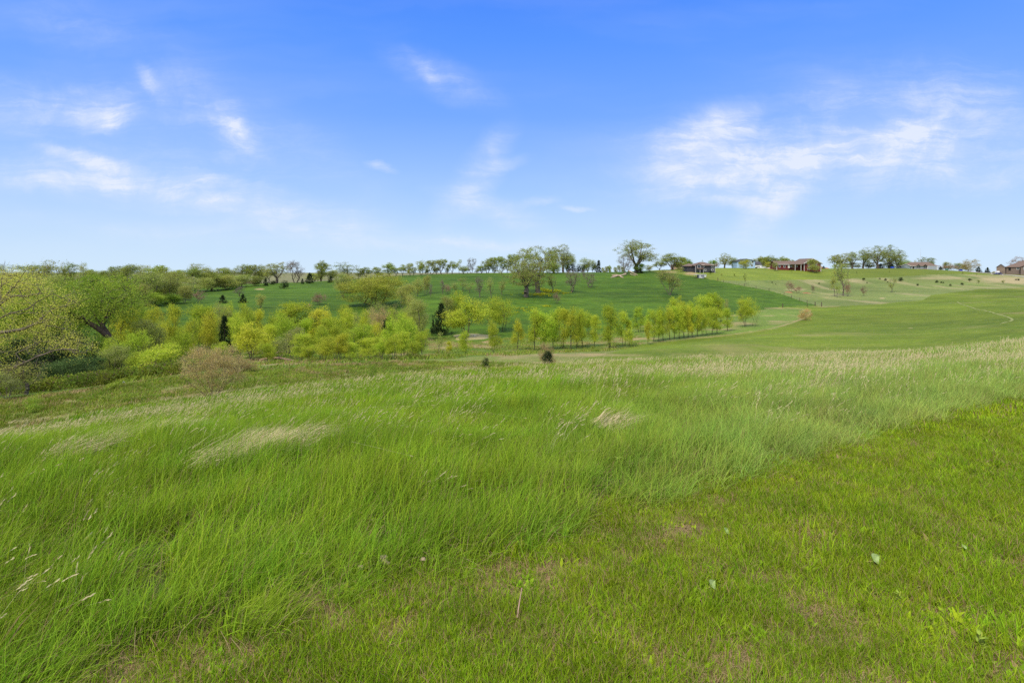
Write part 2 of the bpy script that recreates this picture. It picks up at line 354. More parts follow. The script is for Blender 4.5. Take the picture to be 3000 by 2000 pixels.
def build_ground():
    s = np.linspace(-1.14, 1.14, 1040)
    D = np.concatenate([np.geomspace(.25, 18, 100)[:-1], np.geomspace(18, 125, 190)[:-1], np.geomspace(125, 430, 300)[:-1], np.geomspace(430, 9000, 60)])
    SS, DD = np.meshgrid(s, D); x = (SS * DD).ravel(); y = DD.ravel()
    z = np.concatenate([ground(x[i:i + 60000], y[i:i + 60000]) for i in range(0, len(x), 60000)])
    nD, nS = len(D), len(s)
    zo = np.zeros(len(x), int); u = np.zeros(len(x)); v = np.zeros(len(x)); dr = np.zeros(len(x))
    for i in range(0, len(x), 60000):
        sl = slice(i, i + 60000); zo[sl], u[sl], v[sl] = zones(x[sl], y[sl], z[sl]); dr[sl] = dryness(x[sl], y[sl], z[sl], u[sl], v[sl], zo[sl])
    idx = np.arange(nD * nS).reshape(nD, nS)
    q = np.stack([idx[:-1, :-1], idx[:-1, 1:], idx[1:, 1:], idx[1:, :-1]], -1).reshape(-1, 4)
    fz = zo[q[:, 0]]
    V = np.stack([x, y, z], -1)
    for k, nm in enumerate(Z):
        f = q[fz == k]
        if not len(f): continue
        used, inv = np.unique(f, return_inverse=True)
        me = mesh_np(nm, V[used], [inv.reshape(-1, 4)], {'dry': ('FLOAT', dr[used].astype(np.float32))}, smooth=True)
        obj(nm, me, GM[nm], kind='structure')
    # flanks and the slope behind the camera, coarser
    D2 = np.geomspace(.25, 9000, 110); vs = []; fs = []; off = 0
    for (ax, sg) in ((0, 1), (0, -1), (1, -1)):
        tt = np.linspace(-1, 1, 41)
        TT, DD = np.meshgrid(tt, D2)
        if ax == 0: xx = sg * DD * 1.14; yy = TT * DD
        else: yy = -DD; xx = TT * DD * 1.14
        vs.append(np.stack([xx.ravel(), yy.ravel(), ground(xx.ravel(), yy.ravel())], -1))
        idx = np.arange(TT.size).reshape(TT.shape)
        q = np.stack([idx[:-1, :-1], idx[:-1, 1:], idx[1:, 1:], idx[1:, :-1]], -1).reshape(-1, 4)
        if (ax, sg) != (0, -1): q = q[:, ::-1] if ax == 1 else q[:, ::-1]
        fs.append(q + off); off += TT.size
    me = mesh_np('ground', np.concatenate(vs), [np.concatenate(fs)], {'dry': ('FLOAT', np.zeros(off, np.float32))}, smooth=True)
    obj('ground', me, GM['mown_field'], kind='structure')
build_ground()

# ------------------------------------------------------------ grass
rng = np.random.default_rng(7)
def blades(n, rad, h, w, lean=.5, segs=3, wind=0.0, spread=1.0, hv=.35, typ=0.0, seed=0, flat=0.0, curl=1.8, droop=0.0):
    r = np.random.default_rng(seed)
    a = r.uniform(0, 2 * np.pi, n); q = rad * np.sqrt(r.uniform(0, 1, n))
    bx, by = q * np.cos(a), q * np.sin(a)
    th = wind + r.normal(0, 1, n) * spread
    L = h * (1 + hv * r.uniform(-1, 1, n)); ln = np.clip(lean * (1 + .5 * r.normal(0, 1, n)), .02, 1.4)
    dx, dy = np.cos(th), np.sin(th)
    ph = r.uniform(0, 2 * np.pi, n); sx, sy = np.cos(ph), np.sin(ph)
    W = w * r.uniform(.6, 1.25, n)
    V = []; t_ = np.linspace(0, 1, segs + 1)
    for t in t_:
        # angle from vertical grows along the blade
        ang = ln * (t ** (curl - 1)) * 1.2 + flat
        hor = L * t * np.sin(np.minimum(ang, 1.5 + droop)) ; ver = L * t * np.cos(np.minimum(ang, 1.5 + droop))
        cx, cy, cz = bx + dx * hor, by + dy * hor, ver
        ww = W * (1 - t ** 1.5) * .5
        V.append(np.stack([cx + sx * ww, cy + sy * ww, cz], -1)); V.append(np.stack([cx - sx * ww, cy - sy * ww, cz], -1))
    V[-1] = V[-1][:0]  # tip is a single vertex
    V = V[:-1]
    k = len(V); VV = np.stack(V, 1)  # (n,k,3)
    base = (np.arange(n) * k)[:, None]
    quads = np.concatenate([base + np.array([[2 * j, 2 * j + 1, 2 * j + 3, 2 * j + 2]]) for j in range(segs - 1)]) if segs > 1 else np.zeros((0, 4), int)
    j = segs - 1; tris = base + np.array([[2 * j, 2 * j + 1, 2 * j + 2]])
    rr = r.uniform(0, 1, n)
    g = np.zeros((n, k, 3), np.float32); g[:, :, 0] = rr[:, None]; g[:, :, 1] = np.repeat(t_, 2)[:k][None, :]; g[:, :, 2] = typ
    return VV.reshape(-1, 3), tris, quads, g.reshape(-1, 3)
def heads(n, rad, h, lean, wind, spread, hl, hw, seed, stalk=.0025, typ=1.0):
    """straw stalks with a feathery spike"""
    r = np.random.default_rng(seed); Vs = []; T_ = []; Q_ = []; G = []; o = 0
    for i in range(n):
        a = r.uniform(0, 6.28); q = rad * math.sqrt(r.uniform()); b = np.array([q * math.cos(a), q * math.sin(a), 0])
        th = wind + r.normal() * spread; L = h * r.uniform(.65, 1.2); ln = lean * r.uniform(.5, 1.5); rr = r.uniform()
        d = np.array([math.cos(th), math.sin(th), 0]); s = np.array([-d[1], d[0], 0])
        P = [b + d * L * t * math.sin(ln * t) + np.array([0, 0, L * t * math.cos(ln * t)]) for t in (0, .35, .7, 1.0)]
        tang = (P[3] - P[2]); tang /= np.linalg.norm(tang)
        pts = []
        for k, p in enumerate(P): w = stalk * (1.2 - .3 * k); pts += [p + s * w, p - s * w]
        f = [[2 * j, 2 * j + 1, 2 * j + 3, 2 * j + 2] for j in range(3)]
        nh = 5
        for k in range(nh):
            c = P[3] - tang * hl * (k / nh) ; s2 = np.cross(tang, r.normal(size=3)); s2 /= np.linalg.norm(s2)
            e = c + tang * hl * .42 + s2 * hw * 1.1; wv = np.cross(tang, s2) * hw * .55
            i0 = len(pts); pts += [c, (c + e) / 2 + wv, e, (c + e) / 2 - wv]; f.append([i0, i0 + 1, i0 + 2, i0 + 3])
        Vs.append(np.array(pts)); Q_.append(np.array(f) + o); o += len(pts)
        g = np.zeros((len(pts), 3), np.float32); g[:, 0] = rr; g[:, 1] = 1; g[:, 2] = typ; G.append(g)
    return np.concatenate(Vs), np.zeros((0, 3), int), np.concatenate(Q_), np.concatenate(G)
def broad(n, rad, l, w, seed, typ=2.0):
    """low rosette of broad leaves"""
    r = np.random.default_rng(seed); Vs = []; Q = []; G = []; o = 0
    for i in range(n):
        a = r.uniform(0, 6.28); q = rad * math.sqrt(r.uniform()); b = np.array([q * math.cos(a), q * math.sin(a), 0.0])
        th = r.uniform(0, 6.28); el_ = r.uniform(.3, 1.1); d = np.array([math.cos(th) * math.cos(el_), math.sin(th) * math.cos(el_), math.sin(el_)])
        s = np.array([-math.sin(th), math.cos(th), 0]); L = l * r.uniform(.6, 1.2); up = np.array([0, 0, 1.0])
        c1 = b + d * L * .5; tip = b + d * L - up * L * .25 * r.uniform(0, 1.2)
        pts = [b, c1 + s * w, tip, c1 - s * w]; Vs.append(np.array(pts)); Q.append(np.array([[0, 1, 2, 3]]) + o); o += 4
        g = np.zeros((4, 3), np.float32); g[:, 0] = r.uniform(); g[:, 1] = .5; g[:, 2] = typ; G.append(g)
    return np.concatenate(Vs), np.zeros((0, 3), int), np.concatenate(Q), np.concatenate(G)
def combine(*parts):
    V = []; T_ = []; Q_ = []; G = []; o = 0
    for (v, t, q, g) in parts:
        V.append(v); T_.append(t + o); Q_.append(q + o); G.append(g); o += len(v)
    return np.concatenate(V), np.concatenate(T_), np.concatenate(Q_), np.concatenate(G)

def grass_mat(name, greens, straw=((.42, .33, .18), (.30, .22, .10)), trans=.25, scale=.5, straw_mix=0.0, side=None):
    """greens: three albedos; blades vary by blade, by tuft and by where they grow"""
    m = bpy.data.materials.new(name); m.use_nodes = True; t = NT(m.node_tree)
    g = t.n('ShaderNodeSeparateXYZ', {0: t.n('ShaderNodeAttribute', attribute_name='g').outputs['Vector']}).outputs
    P = t.n('ShaderNodeNewGeometry').outputs['Position']
    a = t.noise(P, scale, 4, .6); b = t.noise(P, scale * .12, 3, .5)
    inst = t.n('ShaderNodeObjectInfo').outputs['Random']
    col = t.mix(t.rng(a, .35, .68), greens[0], greens[1])
    col = t.mix(t.m('MULTIPLY', t.rng(b, .42, .7), .6), col, greens[2])
    if side:   # plants on the right of the field are a bluer kind
        sp = t.n('ShaderNodeSeparateXYZ', {0: P}).outputs
        col = t.mix(t.m('MULTIPLY', t.rng(t.m('DIVIDE', sp[0], t.m('ADD', t.m('ABSOLUTE', sp[1]), 1.0)), -.05, .55), .85), col, side)
    v = t.m('MULTIPLY', t.m('MULTIPLY_ADD', g[0], .75, .62), t.m('MULTIPLY_ADD', t.rng(t.noise(P, scale * 1.7, 5, .7), .3, .7), .42, .78))
    col = t.mix(1, col, t.n('ShaderNodeCombineXYZ', {0: t.m('MULTIPLY', v, t.m('MULTIPLY_ADD', inst, .35, .85)), 1: v, 2: t.m('MULTIPLY', v, .9)}).outputs[0], 'MULTIPLY')
    st = t.mix(g[0], straw[0], straw[1])
    dead = t.m('GREATER_THAN', g[0], 1 - straw_mix) if straw_mix else 0.0
    isst = t.m('MULTIPLY', t.m('GREATER_THAN', g[2], .5), t.m('LESS_THAN', g[2], 1.5))
    col = t.mix(t.m('MAXIMUM', isst, dead), col, st)
    d = t.n('ShaderNodeBsdfPrincipled', {'Base Color': col, 'Roughness': .6, 'Specular IOR Level': .07})
    tr = t.n('ShaderNodeBsdfTranslucent', {0: t.mix(1, col, (1.15, 1.2, .6), 'MULTIPLY')})
    mx = t.n('ShaderNodeMixShader', {0: trans, 1: d.outputs[0], 2: tr.outputs[0]})
    t.n('ShaderNodeOutputMaterial', {0: mx.outputs[0]}); return m

def scatter_tree():
    ng = bpy.data.node_groups.new('scatter', 'GeometryNodeTree')
    ng.interface.new_socket('Geometry', in_out='INPUT', socket_type='NodeSocketGeometry')
    ng.interface.new_socket('Geometry', in_out='OUTPUT', socket_type='NodeSocketGeometry')
    N = ng.nodes.new; L = ng.links.new
    gi = N('NodeGroupInput'); go = N('NodeGroupOutput')
    def att(nm, ty): a = N('GeometryNodeInputNamedAttribute'); a.data_type = ty; a.inputs['Name'].default_value = nm; return a.outputs['Attribute']
    tm = att('tmpl', 'INT')
    cmp_ = N('FunctionNodeCompare'); cmp_.data_type = 'INT'; cmp_.operation = 'GREATER_EQUAL'
    L(tm, cmp_.inputs[2]); cmp_.inputs[3].default_value = 0
    sep = N('GeometryNodeSeparateGeometry'); sep.domain = 'POINT'; L(gi.outputs[0], sep.inputs['Geometry']); L(cmp_.outputs[0], sep.inputs['Selection'])
    sp = N('GeometryNodeSplitToInstances'); sp.domain = 'POINT'; L(sep.outputs['Selection'], sp.inputs['Geometry']); L(tm, sp.inputs['Group ID'])
    ip = N('GeometryNodeInstanceOnPoints'); L(sep.outputs['Inverted'], ip.inputs['Points']); L(sp.outputs['Instances'], ip.inputs['Instance'])
    ip.inputs['Pick Instance'].default_value = True; L(att('pick', 'INT'), ip.inputs['Instance Index'])
    e2r = N('FunctionNodeEulerToRotation'); L(att('rot', 'FLOAT_VECTOR'), e2r.inputs[0]); L(e2r.outputs[0], ip.inputs['Rotation'])
    L(att('scl', 'FLOAT_VECTOR'), ip.inputs['Scale']); L(ip.outputs[0], go.inputs[0])
    return ng
SCAT = scatter_tree()
def scatter(name, temps, pts, pick, rotz, scl, mat, label=None, cat=None, tilt=None):
    V, T_, Q_, G, tm = [], [], [], [], []; o = 0
    for i, (v, t, q, g) in enumerate(temps):
        V.append(v); T_.append(t + o); Q_.append(q + o); G.append(g); tm.append(np.full(len(v), i)); o += len(v)
    n = len(pts); V.append(pts); G.append(np.zeros((n, 3), np.float32)); tm.append(np.full(n, -1))
    N = o + n
    rot = np.zeros((N, 3), np.float32); rot[o:, 2] = rotz
    if tilt is not None: rot[o:, 0] = tilt[:, 0]; rot[o:, 1] = tilt[:, 1]
    sc_ = np.ones((N, 3), np.float32); sc_[o:] = scl if np.ndim(scl) == 2 else np.asarray(scl)[:, None]
    pk = np.zeros(N, np.int32); pk[o:] = pick
    me = mesh_np(name, np.concatenate(V), [np.concatenate(T_), np.concatenate(Q_)],
                 {'g': ('FLOAT_VECTOR', np.concatenate(G).astype(np.float32)), 'tmpl': ('INT', np.concatenate(tm).astype(np.int32)), 'pick': ('INT', pk), 'rot': ('FLOAT_VECTOR', rot), 'scl': ('FLOAT_VECTOR', sc_)})
    ob = obj(name, me, mat, kind='stuff', label=label, cat=cat)
    md = ob.modifiers.new('scatter', 'NODES'); md.node_group = SCAT
    print(name, 'instances', n, 'template verts', o); return ob
def polar(n, d0, d1, s0=-1.05, s1=1.05, p=1.0, seed=1):
    r = np.random.default_rng(seed); D = (d0 ** (1 + p) + r.uniform(0, 1, n) * (d1 ** (1 + p) - d0 ** (1 + p))) ** (1 / (1 + p))
    s = r.uniform(s0, s1, n); return s * D, D

def build_grass():
    G1 = grass_mat('meadow blades', [(.235, .37, .026), (.175, .315, .022), (.30, .405, .048)], side=(.285, .395, .098), straw_mix=.035)
    r = np.random.default_rng(3)
    near = [combine(blades(110, .16, .21, .0043, .50, 4, .55, 1.0, seed=10 + i, hv=.55), blades(12, .15, .18, .0075, .8, 4, .6, 1.6, seed=330 + i, hv=.4), blades(12, .16, .24, .0060, .80, 4, .5, .7, typ=0, seed=20 + i, droop=.3), blades(22, .16, .20, .004, 1.0, 3, .4, .9, typ=1, seed=30 + i)) for i in range(6)]
    mid = [combine(blades(150, .32, .26, .010, .55, 3, .45, .65, seed=40 + i), blades(12, .32, .25, .010, .9, 3, .3, .7, typ=1, seed=50 + i)) for i in range(5)]
    far = [combine(blades(150, .62, .28, .024, .50, 2, .4, .6, seed=60 + i), blades(9, .62, .3, .024, .8, 2, .3, .7, typ=1, seed=70 + i)) for i in range(4)]
    X = []; PK = []; S = []
    for (n, d0, d1, lo, k, sc0) in [(4600, .9, 9.5, 0, 6, 1.0), (7500, 8.5, 19, 6, 5, 1.0), (11000, 17, 46, 11, 4, 1.0)]:
        x, y = polar(n, d0, d1, seed=n)
        K, _ = knots(CU + F * x / y)
        side = lawn_side(x, y)
        keep = (side < -.02) & (y < K[:, 4] + 4)
        x, y, side = x[keep], y[keep], side[keep]
        X.append(np.stack([x, y, ground(x, y) - .01], -1)); PK.append(lo + r.integers(0, k, len(x)))
        hs = (.25 + .9 * fbm(x * .6, y * 1.0, 5, 12) + .45 * fbm(x * 2.6, y * 3.0, 2, 13)) * np.clip(.6 + (-side) * 1.2, .6, 1.0)
        S.append(np.stack([np.ones(len(x)), np.ones(len(x)), hs], -1) * r.uniform(.85, 1.15, len(x))[:, None])
    q = np.random.default_rng(71); x = q.uniform(-17, 0, 7000); y = q.uniform(-2, 15, 7000); k = (-x > 1.02 * y) & (lawn_side(x, y) < 0); x, y = x[k], y[k]   # on past the left edge of the view
    X.append(np.stack([x, y, ground(x, y) - .01], -1)); PK.append(6 + q.integers(0, 5, len(x))); S.append(np.stack([np.ones(len(x))] * 2 + [.5 + .9 * fbm(x, y, 3, 12)], -1))
    X = np.concatenate(X); PK = np.concatenate(PK); S = np.concatenate(S)
    scatter('meadow_grass', near + mid + far, X, PK, r.normal(0, .35, len(X)) + .5 * (fbm(X[:, 0] * .3, X[:, 1] * .3, 2, 77) - .5), S, G1, 'tall wind-bent green meadow grass across the foreground slope', 'grass')
    # straw seed heads
    hd = [heads(12, .22, .36, .55, .4, .4, .060, .0055, 80 + i, .0011) for i in range(4)] + [heads(20, .5, .36, .55, .4, .4, .075, .0085, 90 + i, .0022) for i in range(3)] + [heads(24, .8, .38, .5, .4, .4, .11, .014, 95 + i, .005) for i in range(3)]
    X = []; PK = []; S = []
    for (n, d0, d1, lo, k) in [(1700, 1.2, 9, 0, 4), (6500, 8, 20, 4, 3), (9000, 18, 44, 7, 3)]:
        x, y = polar(n, d0, d1, seed=n + 1)
        K, _ = knots(CU + F * x / y)
        de = fbm(x * .35 + 3, y * .8, 4, 15); u = CU + F * x / y
        z = ground(x, y); v = HV + (CZ - z) / y * F
        pr = np.clip((de - .44) * 4, 0.22, 1) * np.where(y < 9, .13, .34)
        pr += .06 * np.clip((u - 1500) / 500, 0, 1) * np.clip((1150 - v) / 60, 0, 1) * (de > .38)
        pr += .03 * (y > K[:, 4] - 2) * (de > .45)
        for (a, b, ra, rb) in [(2480, 1150, 160, 28), (2300, 1165, 60, 20), (560, 1180, 60, 25)]:
            pr += .25 * np.clip(1.3 - ((u - a) / ra) ** 2 - ((v - b) / rb) ** 2, 0, 1)
        keep = (lawn_side(x, y) < -.5) & (y < K[:, 4] + 3) & (r.uniform(0, 1, len(x)) < pr)
        x, y, z = x[keep], y[keep], z[keep]
        X.append(np.stack([x, y, z], -1)); PK.append(lo + r.integers(0, k, len(x))); S.append(r.uniform(.6, 1.1, len(x)))
    X = np.concatenate(X); PK = np.concatenate(PK); S = np.concatenate(S)
    G2 = grass_mat('straw heads', [(.2, .25, .06)] * 3, straw=((.68, .60, .38), (.52, .43, .25)), trans=.3)
    scatter('dry_seed_heads', hd, X, PK, r.normal(0, .3, len(X)), S, G2, 'pale straw-coloured seed heads standing above the green meadow', 'dry grass')
    # lodged straw mats
    ld = [blades(26, .28, .30, .006, .35, 3, .35, .35, typ=1, seed=120 + i, flat=1.0) for i in range(4)]
    X = []
    streaks = [((150, 1375), (340, 1308), 11, 26), ((600, 1385), (930, 1300), 20, 42), ((690, 1350), (850, 1325), 26, 26), ((0, 1272), (60, 1262), 8, 10), ((560, 1250), (690, 1210), 12, 24), ((880, 1145), (980, 1135), 8, 14), ((420, 1290), (540, 1275), 8, 30),
               ((1080, 1128), (1150, 1122), 8, 10), ((20, 1246), (200, 1226), 4, 16), ((1780, 1275), (1800, 1270), 10, 10), ((720, 1165), (760, 1150), 8, 30), ((800, 1200), (860, 1180), 7, 20), ((300, 1248), (400, 1215), 7, 14), ((2350, 1150), (2620, 1140), 14, 60), ((2230, 1060), (2500, 1050), 12, 60), ((2650, 1045), (2950, 1030), 10, 60), ((1650, 1080), (1900, 1068), 8, 20), ((1250, 1110), (1400, 1095), 10, 14), ((480, 1180), (780, 1140), 5, 20)]
    for (a, b, w, n) in streaks:
        for i in range(n):
            t = r.uniform(); u = a[0] + t * (b[0] - a[0]) + r.normal() * w; v = a[1] + t * (b[1] - a[1]) + r.normal() * w * .45
            D = uv2d(u, v, 2, 48); X.append(at(u, D) + Vector((0, 0, .10)))
    X = np.array([tuple(p) for p in X]); dd = X[:, 1]
    scatter('lodged_straw', ld, X, r.integers(0, 4, len(X)), r.normal(0, .35, len(X)), np.stack([.7 + dd * .035, .7 + dd * .02, .9 + dd * .02], -1), G2, 'mats of flattened straw lying in streaks on the meadow', 'dry grass')
    # long single stalks
    lg = [heads(3, .3, 1.0, .8, .45, .25, .02, .004, 140 + i, .0016) for i in range(3)]
    x, y = polar(260, 2.2, 26, -1.0, .15, seed=5); k = (lawn_side(x, y) < -.6) & (fbm(x * .4, y * .4, 2, 66) > .5)
    x, y = x[k], y[k]; K, _ = knots(CU + F * x / y); k = y < K[:, 4]; x, y = x[k], y[k]
    x2, y2 = polar(60, 16, 34, .45, .62, seed=6); x = np.concatenate([x, x2]); y = np.concatenate([y, y2])
    scatter('long_dry_stalks', lg, np.stack([x, y, ground(x, y)], -1), r.integers(0, 3, len(x)), r.normal(0, .25, len(x)), r.uniform(.6, 1.1, len(x)), G2, 'long thin dry stalks leaning over the meadow', 'dry grass')
    # mown lawn
    G3 = grass_mat('lawn blades', [(.265, .405, .018), (.205, .345, .016), (.33, .40, .028)], straw=((.50, .38, .21), (.32, .23, .11)), scale=1.3, straw_mix=.14)
    la = [combine(blades(80, .10, .052, .0040, .5, 3, 0, 3, seed=200 + i, hv=.5), blades(64, .10, .045, .0032, .6, 2, 0, 3, typ=1, seed=210 + i, flat=.75)) for i in range(5)]
    lb = [blades(80, .10, .07, .0030, .3, 2, 0, 3, typ=1, seed=220 + i, flat=1.1) for i in range(3)]
    lc = [blades(16, .04, .080, .0062, .5, 3, 0, 3, seed=230 + i) for i in range(3)]
    lw = [broad(14, .06, .06, .010, 240 + i) for i in range(3)]
    lf = [combine(blades(90, .26, .06, .012, .5, 2, 0, 3, seed=250 + i, hv=.5), blades(44, .26, .05, .009, .5, 2, 0, 3, typ=1, seed=255 + i, flat=.7)) for i in range(3)]
    X = []; PK = []; S = []
    for (n, d0, d1, s0, s1, cfg) in [(21000, .7, 6.2, -1.1, 1.15, 'n'), (5200, 5.6, 17, -.2, 1.14, 'f')]:
        x, y = polar(n, d0, d1, s0, s1, seed=n + 3)
        k = lawn_side(x, y) > -.22; x, y = x[k], y[k]
        dr = fbm(x * 3.4, y * 3.4, 4, 51); rr = r.uniform(0, 1, len(x))
        nearedge = np.clip(1 - lawn_side(x, y) / .7, 0, 1)
        right = np.clip(x / 3.0, 0, 1) * np.clip((4.2 - y) / 1.5, 0, 1)
        if cfg == 'n':
            pk = r.integers(0, 5, len(x)); th = rr < np.clip((dr - .48) * 3.2 + .14 + .40 * nearedge + .30 * right, 0, .55); pk[th] = 5 + r.integers(0, 3, th.sum())
            bl = (r.uniform(0, 1, len(x)) < .06); pk[bl] = 8 + r.integers(0, 3, bl.sum())
            wl = (r.uniform(0, 1, len(x)) < .035 * (1 + 2 * (fbm(x * .8, y * .8, 2, 52) > .55))); pk[wl] = 11 + r.integers(0, 3, wl.sum())
        else: pk = 14 + r.integers(0, 3, len(x))
        X.append(np.stack([x, y, ground(x, y) - .004], -1)); PK.append(pk); S.append(r.uniform(.7, 1.2, len(x)) * (.55 + .95 * fbm(x * 2.2, y * 2.2, 3, 53)))
    q = np.random.default_rng(72); x = q.uniform(-6, 22, 16000); y = q.uniform(-4, 20, 16000); k = ((np.abs(x) > 1.10 * y) | (y < .7)) & (lawn_side(x, y) > -.15); x, y = x[k], y[k]   # on past the right edge and behind
    X.append(np.stack([x, y, ground(x, y) - .004], -1)); PK.append(14 + q.integers(0, 3, len(x))); S.append(q.uniform(.7, 1.2, len(x)))
    X = np.concatenate(X); PK = np.concatenate(PK); S = np.concatenate(S)
    scatter('lawn_grass', la + lb + lc + lw + lf, X, PK, r.uniform(0, 6.28, len(X)), S, G3, 'short mown lawn grass mixed with brown thatch', 'grass')
    # rough grass of terrace, valley floor and basin
    G4 = grass_mat('rough grass', [(.23, .32, .045), (.19, .28, .04), (.29, .32, .08)], scale=.12, straw_mix=.16)
    ra = [blades(60, .6, .22, .05, .6, 2, .3, .7, seed=300 + i) for i in range(3)] + [blades(40, .6, .25, .05, .6, 2, .3, .7, typ=1, seed=305 + i) for i in range(2)]
    rb = [blades(60, 1.3, .26, .09, .8, 2, .3, .8, seed=310 + i) for i in range(3)] + [blades(36, 1.2, .34, .08, .7, 2, .3, .8, typ=1, seed=315 + i) for i in range(2)]
    X = []; PK = []; S = []
    for (n, d0, d1, off, zz, s1) in [(9000, 20, 52, 0, (2,), .3), (5500, 40, 150, 5, (3,), .45)]:
        x, y = polar(n, d0, d1, -1.05, s1, seed=n + 9); z = ground(x, y)
        zo, u, v = zones(x, y, z); dr = dryness(x, y, z, u, v, zo)
        k = np.isin(zo, zz) & (r.uniform(0, 1, len(x)) < np.where(zo == 8, .5, 1)); x, y, z, dr, zo = x[k], y[k], z[k], dr[k], zo[k]
        pk = r.integers(0, 3, len(x)); st = r.uniform(0, 1, len(x)) < dr * .8; pk[st] = 3 + r.integers(0, 2, st.sum())
        pond = (np.abs(x + 10 * 0 - POND[0]) < POND[2] * .95) & (np.abs(y - POND[1]) < POND[3] * .95)
        k = ~pond; X.append(np.stack([x, y, z - .02], -1)[k]); PK.append((pk + off)[k]); S.append(r.uniform(.6, 1.2, k.sum()) * np.where(zo[k] == 2, .8, 1))
    X = np.concatenate(X); PK = np.concatenate(PK); S = np.concatenate(S)
    scatter('rough_grass', ra + rb, X, PK, r.normal(0, .8, len(X)), S, G4, 'rough unmown grass covering the terrace and valley floor', 'grass')
def build_undergrowth():
    r = np.random.default_rng(17)
    def bush(seed, h, w, n):
        q = np.random.default_rng(seed); c = q.normal(size=(n, 3)); c /= np.linalg.norm(c, axis=1)[:, None]; c *= q.uniform(.5, 1, (n, 1)); c[:, 2] = np.abs(c[:, 2])
        p = c * np.array([w, w, h]); d = q.normal(size=(n, 3)); d /= np.linalg.norm(d, axis=1)[:, None]; s = np.cross(d, q.normal(size=(n, 3))); s /= np.linalg.norm(s, axis=1)[:, None]
        L = q.uniform(.08, .16, (n, 1)); V = np.stack([p, p + d * L * .5 + s * L * .3, p + d * L, p + d * L * .5 - s * L * .3], 1).reshape(-1, 3)
        g = np.zeros((n, 4, 3), np.float32); g[:, :, 0] = q.uniform(0, 1, n)[:, None]; g[:, :, 1] = .5
        return V, np.zeros((0, 3), int), np.arange(4 * n).reshape(-1, 4), g.reshape(-1, 3)
    tm = [bush(400 + i, .9, .8, 420) for i in range(4)]
    n = 5200; D = 42 * (125 / 42) ** r.uniform(0, 1, n); u = r.uniform(-60, 1290, n); x = (u - CU) / F * D; z = ground(x, D)
    K, _ = knots(u); den = fbm(x * .12, D * .12, 3, 61)
    k = (D > K[:, 6] + 5) & (den > .50 + .10 * np.clip((u - 700) / 500, 0, 1)) & (D < 118 - np.clip((u - 500) / 40, 0, 18))
    k &= ~((np.abs(u - 820) < 90) & (D < 88)); k &= ~(np.hypot(x - POND[0], (D - POND[1]) * .6) < 14)
    k &= (u < 640) | (r.uniform(0, 1, n) < .3); small = np.where(u > 640, .45, 1.0)[k]
    X = np.stack([x, D, z - .1], -1)[k]
    m = grass_mat('undergrowth leaves', [(.24, .31, .05), (.18, .26, .04), (.30, .30, .08)], straw=((.3, .22, .13), (.2, .15, .09)), scale=.15, straw_mix=.12, trans=.4)
    scatter('undergrowth', tm, X, r.integers(0, 4, len(X)), r.uniform(0, 6.28, len(X)), small * r.uniform(.5, 1.5, len(X)) * (.6 + .8 * den[k]), m, 'low leafy undergrowth filling the ground under the left wood', 'undergrowth')
_px = (1385 - CU) / F * 131
POND = (_px, 131.0, 4.6, 6.5)
if not globals().get("NOGRASS"): build_grass()
build_undergrowth()
# ------------------------------------------------------------ trees
def leaf_mat(name, c1, c2, c3=None, trans=.4):
    m = bpy.data.materials.new(name); m.use_nodes = True; t = NT(m.node_tree)
    g = t.n('ShaderNodeSeparateXYZ', {0: t.n('ShaderNodeAttribute', attribute_name='g').outputs['Vector']}).outputs
    inst = t.n('ShaderNodeObjectInfo').outputs['Random']
    col = t.mix(g[0], c1, c2)
    if c3: col = t.mix(t.m('MULTIPLY', t.rng(g[1], .55, .95), .8), col, c3)
    v = t.m('MULTIPLY_ADD', inst, .35, .82)
    col = t.mix(1, col, t.n('ShaderNodeCombineXYZ', {0: t.m('MULTIPLY', v, t.m('MULTIPLY_ADD', t.m('FRACT', t.m('MULTIPLY', inst, 7.3)), .16, .92)), 1: v, 2: v}).outputs[0], 'MULTIPLY')
    d = t.n('ShaderNodeBsdfPrincipled', {'Base Color': col, 'Roughness': .7, 'Specular IOR Level': .06})
    tr = t.n('ShaderNodeBsdfTranslucent', {0: col})
    mx = t.n('ShaderNodeMixShader', {0: trans, 1: d.outputs[0], 2: tr.outputs[0]})
    t.n('ShaderNodeOutputMaterial', {0: mx.outputs[0]}); return m
def bark_mat(name, c1, c2):
    m = bpy.data.materials.new(name); m.use_nodes = True; t = NT(m.node_tree)
    P = t.n('ShaderNodeTexCoord').outputs['Object']
    mp = t.n('ShaderNodeMapping', {0: P, 3: (30., 30., 8.)}).outputs[0]
    col = t.mix(t.rng(t.noise(mp, 2, 4, .7), .3, .7), c1, c2)
    bs = t.n('ShaderNodeBsdfPrincipled', {'Base Color': col, 'Roughness': .9, 'Specular IOR Level': .1})
    t.n('ShaderNodeOutputMaterial', {0: bs.outputs[0]}); return m
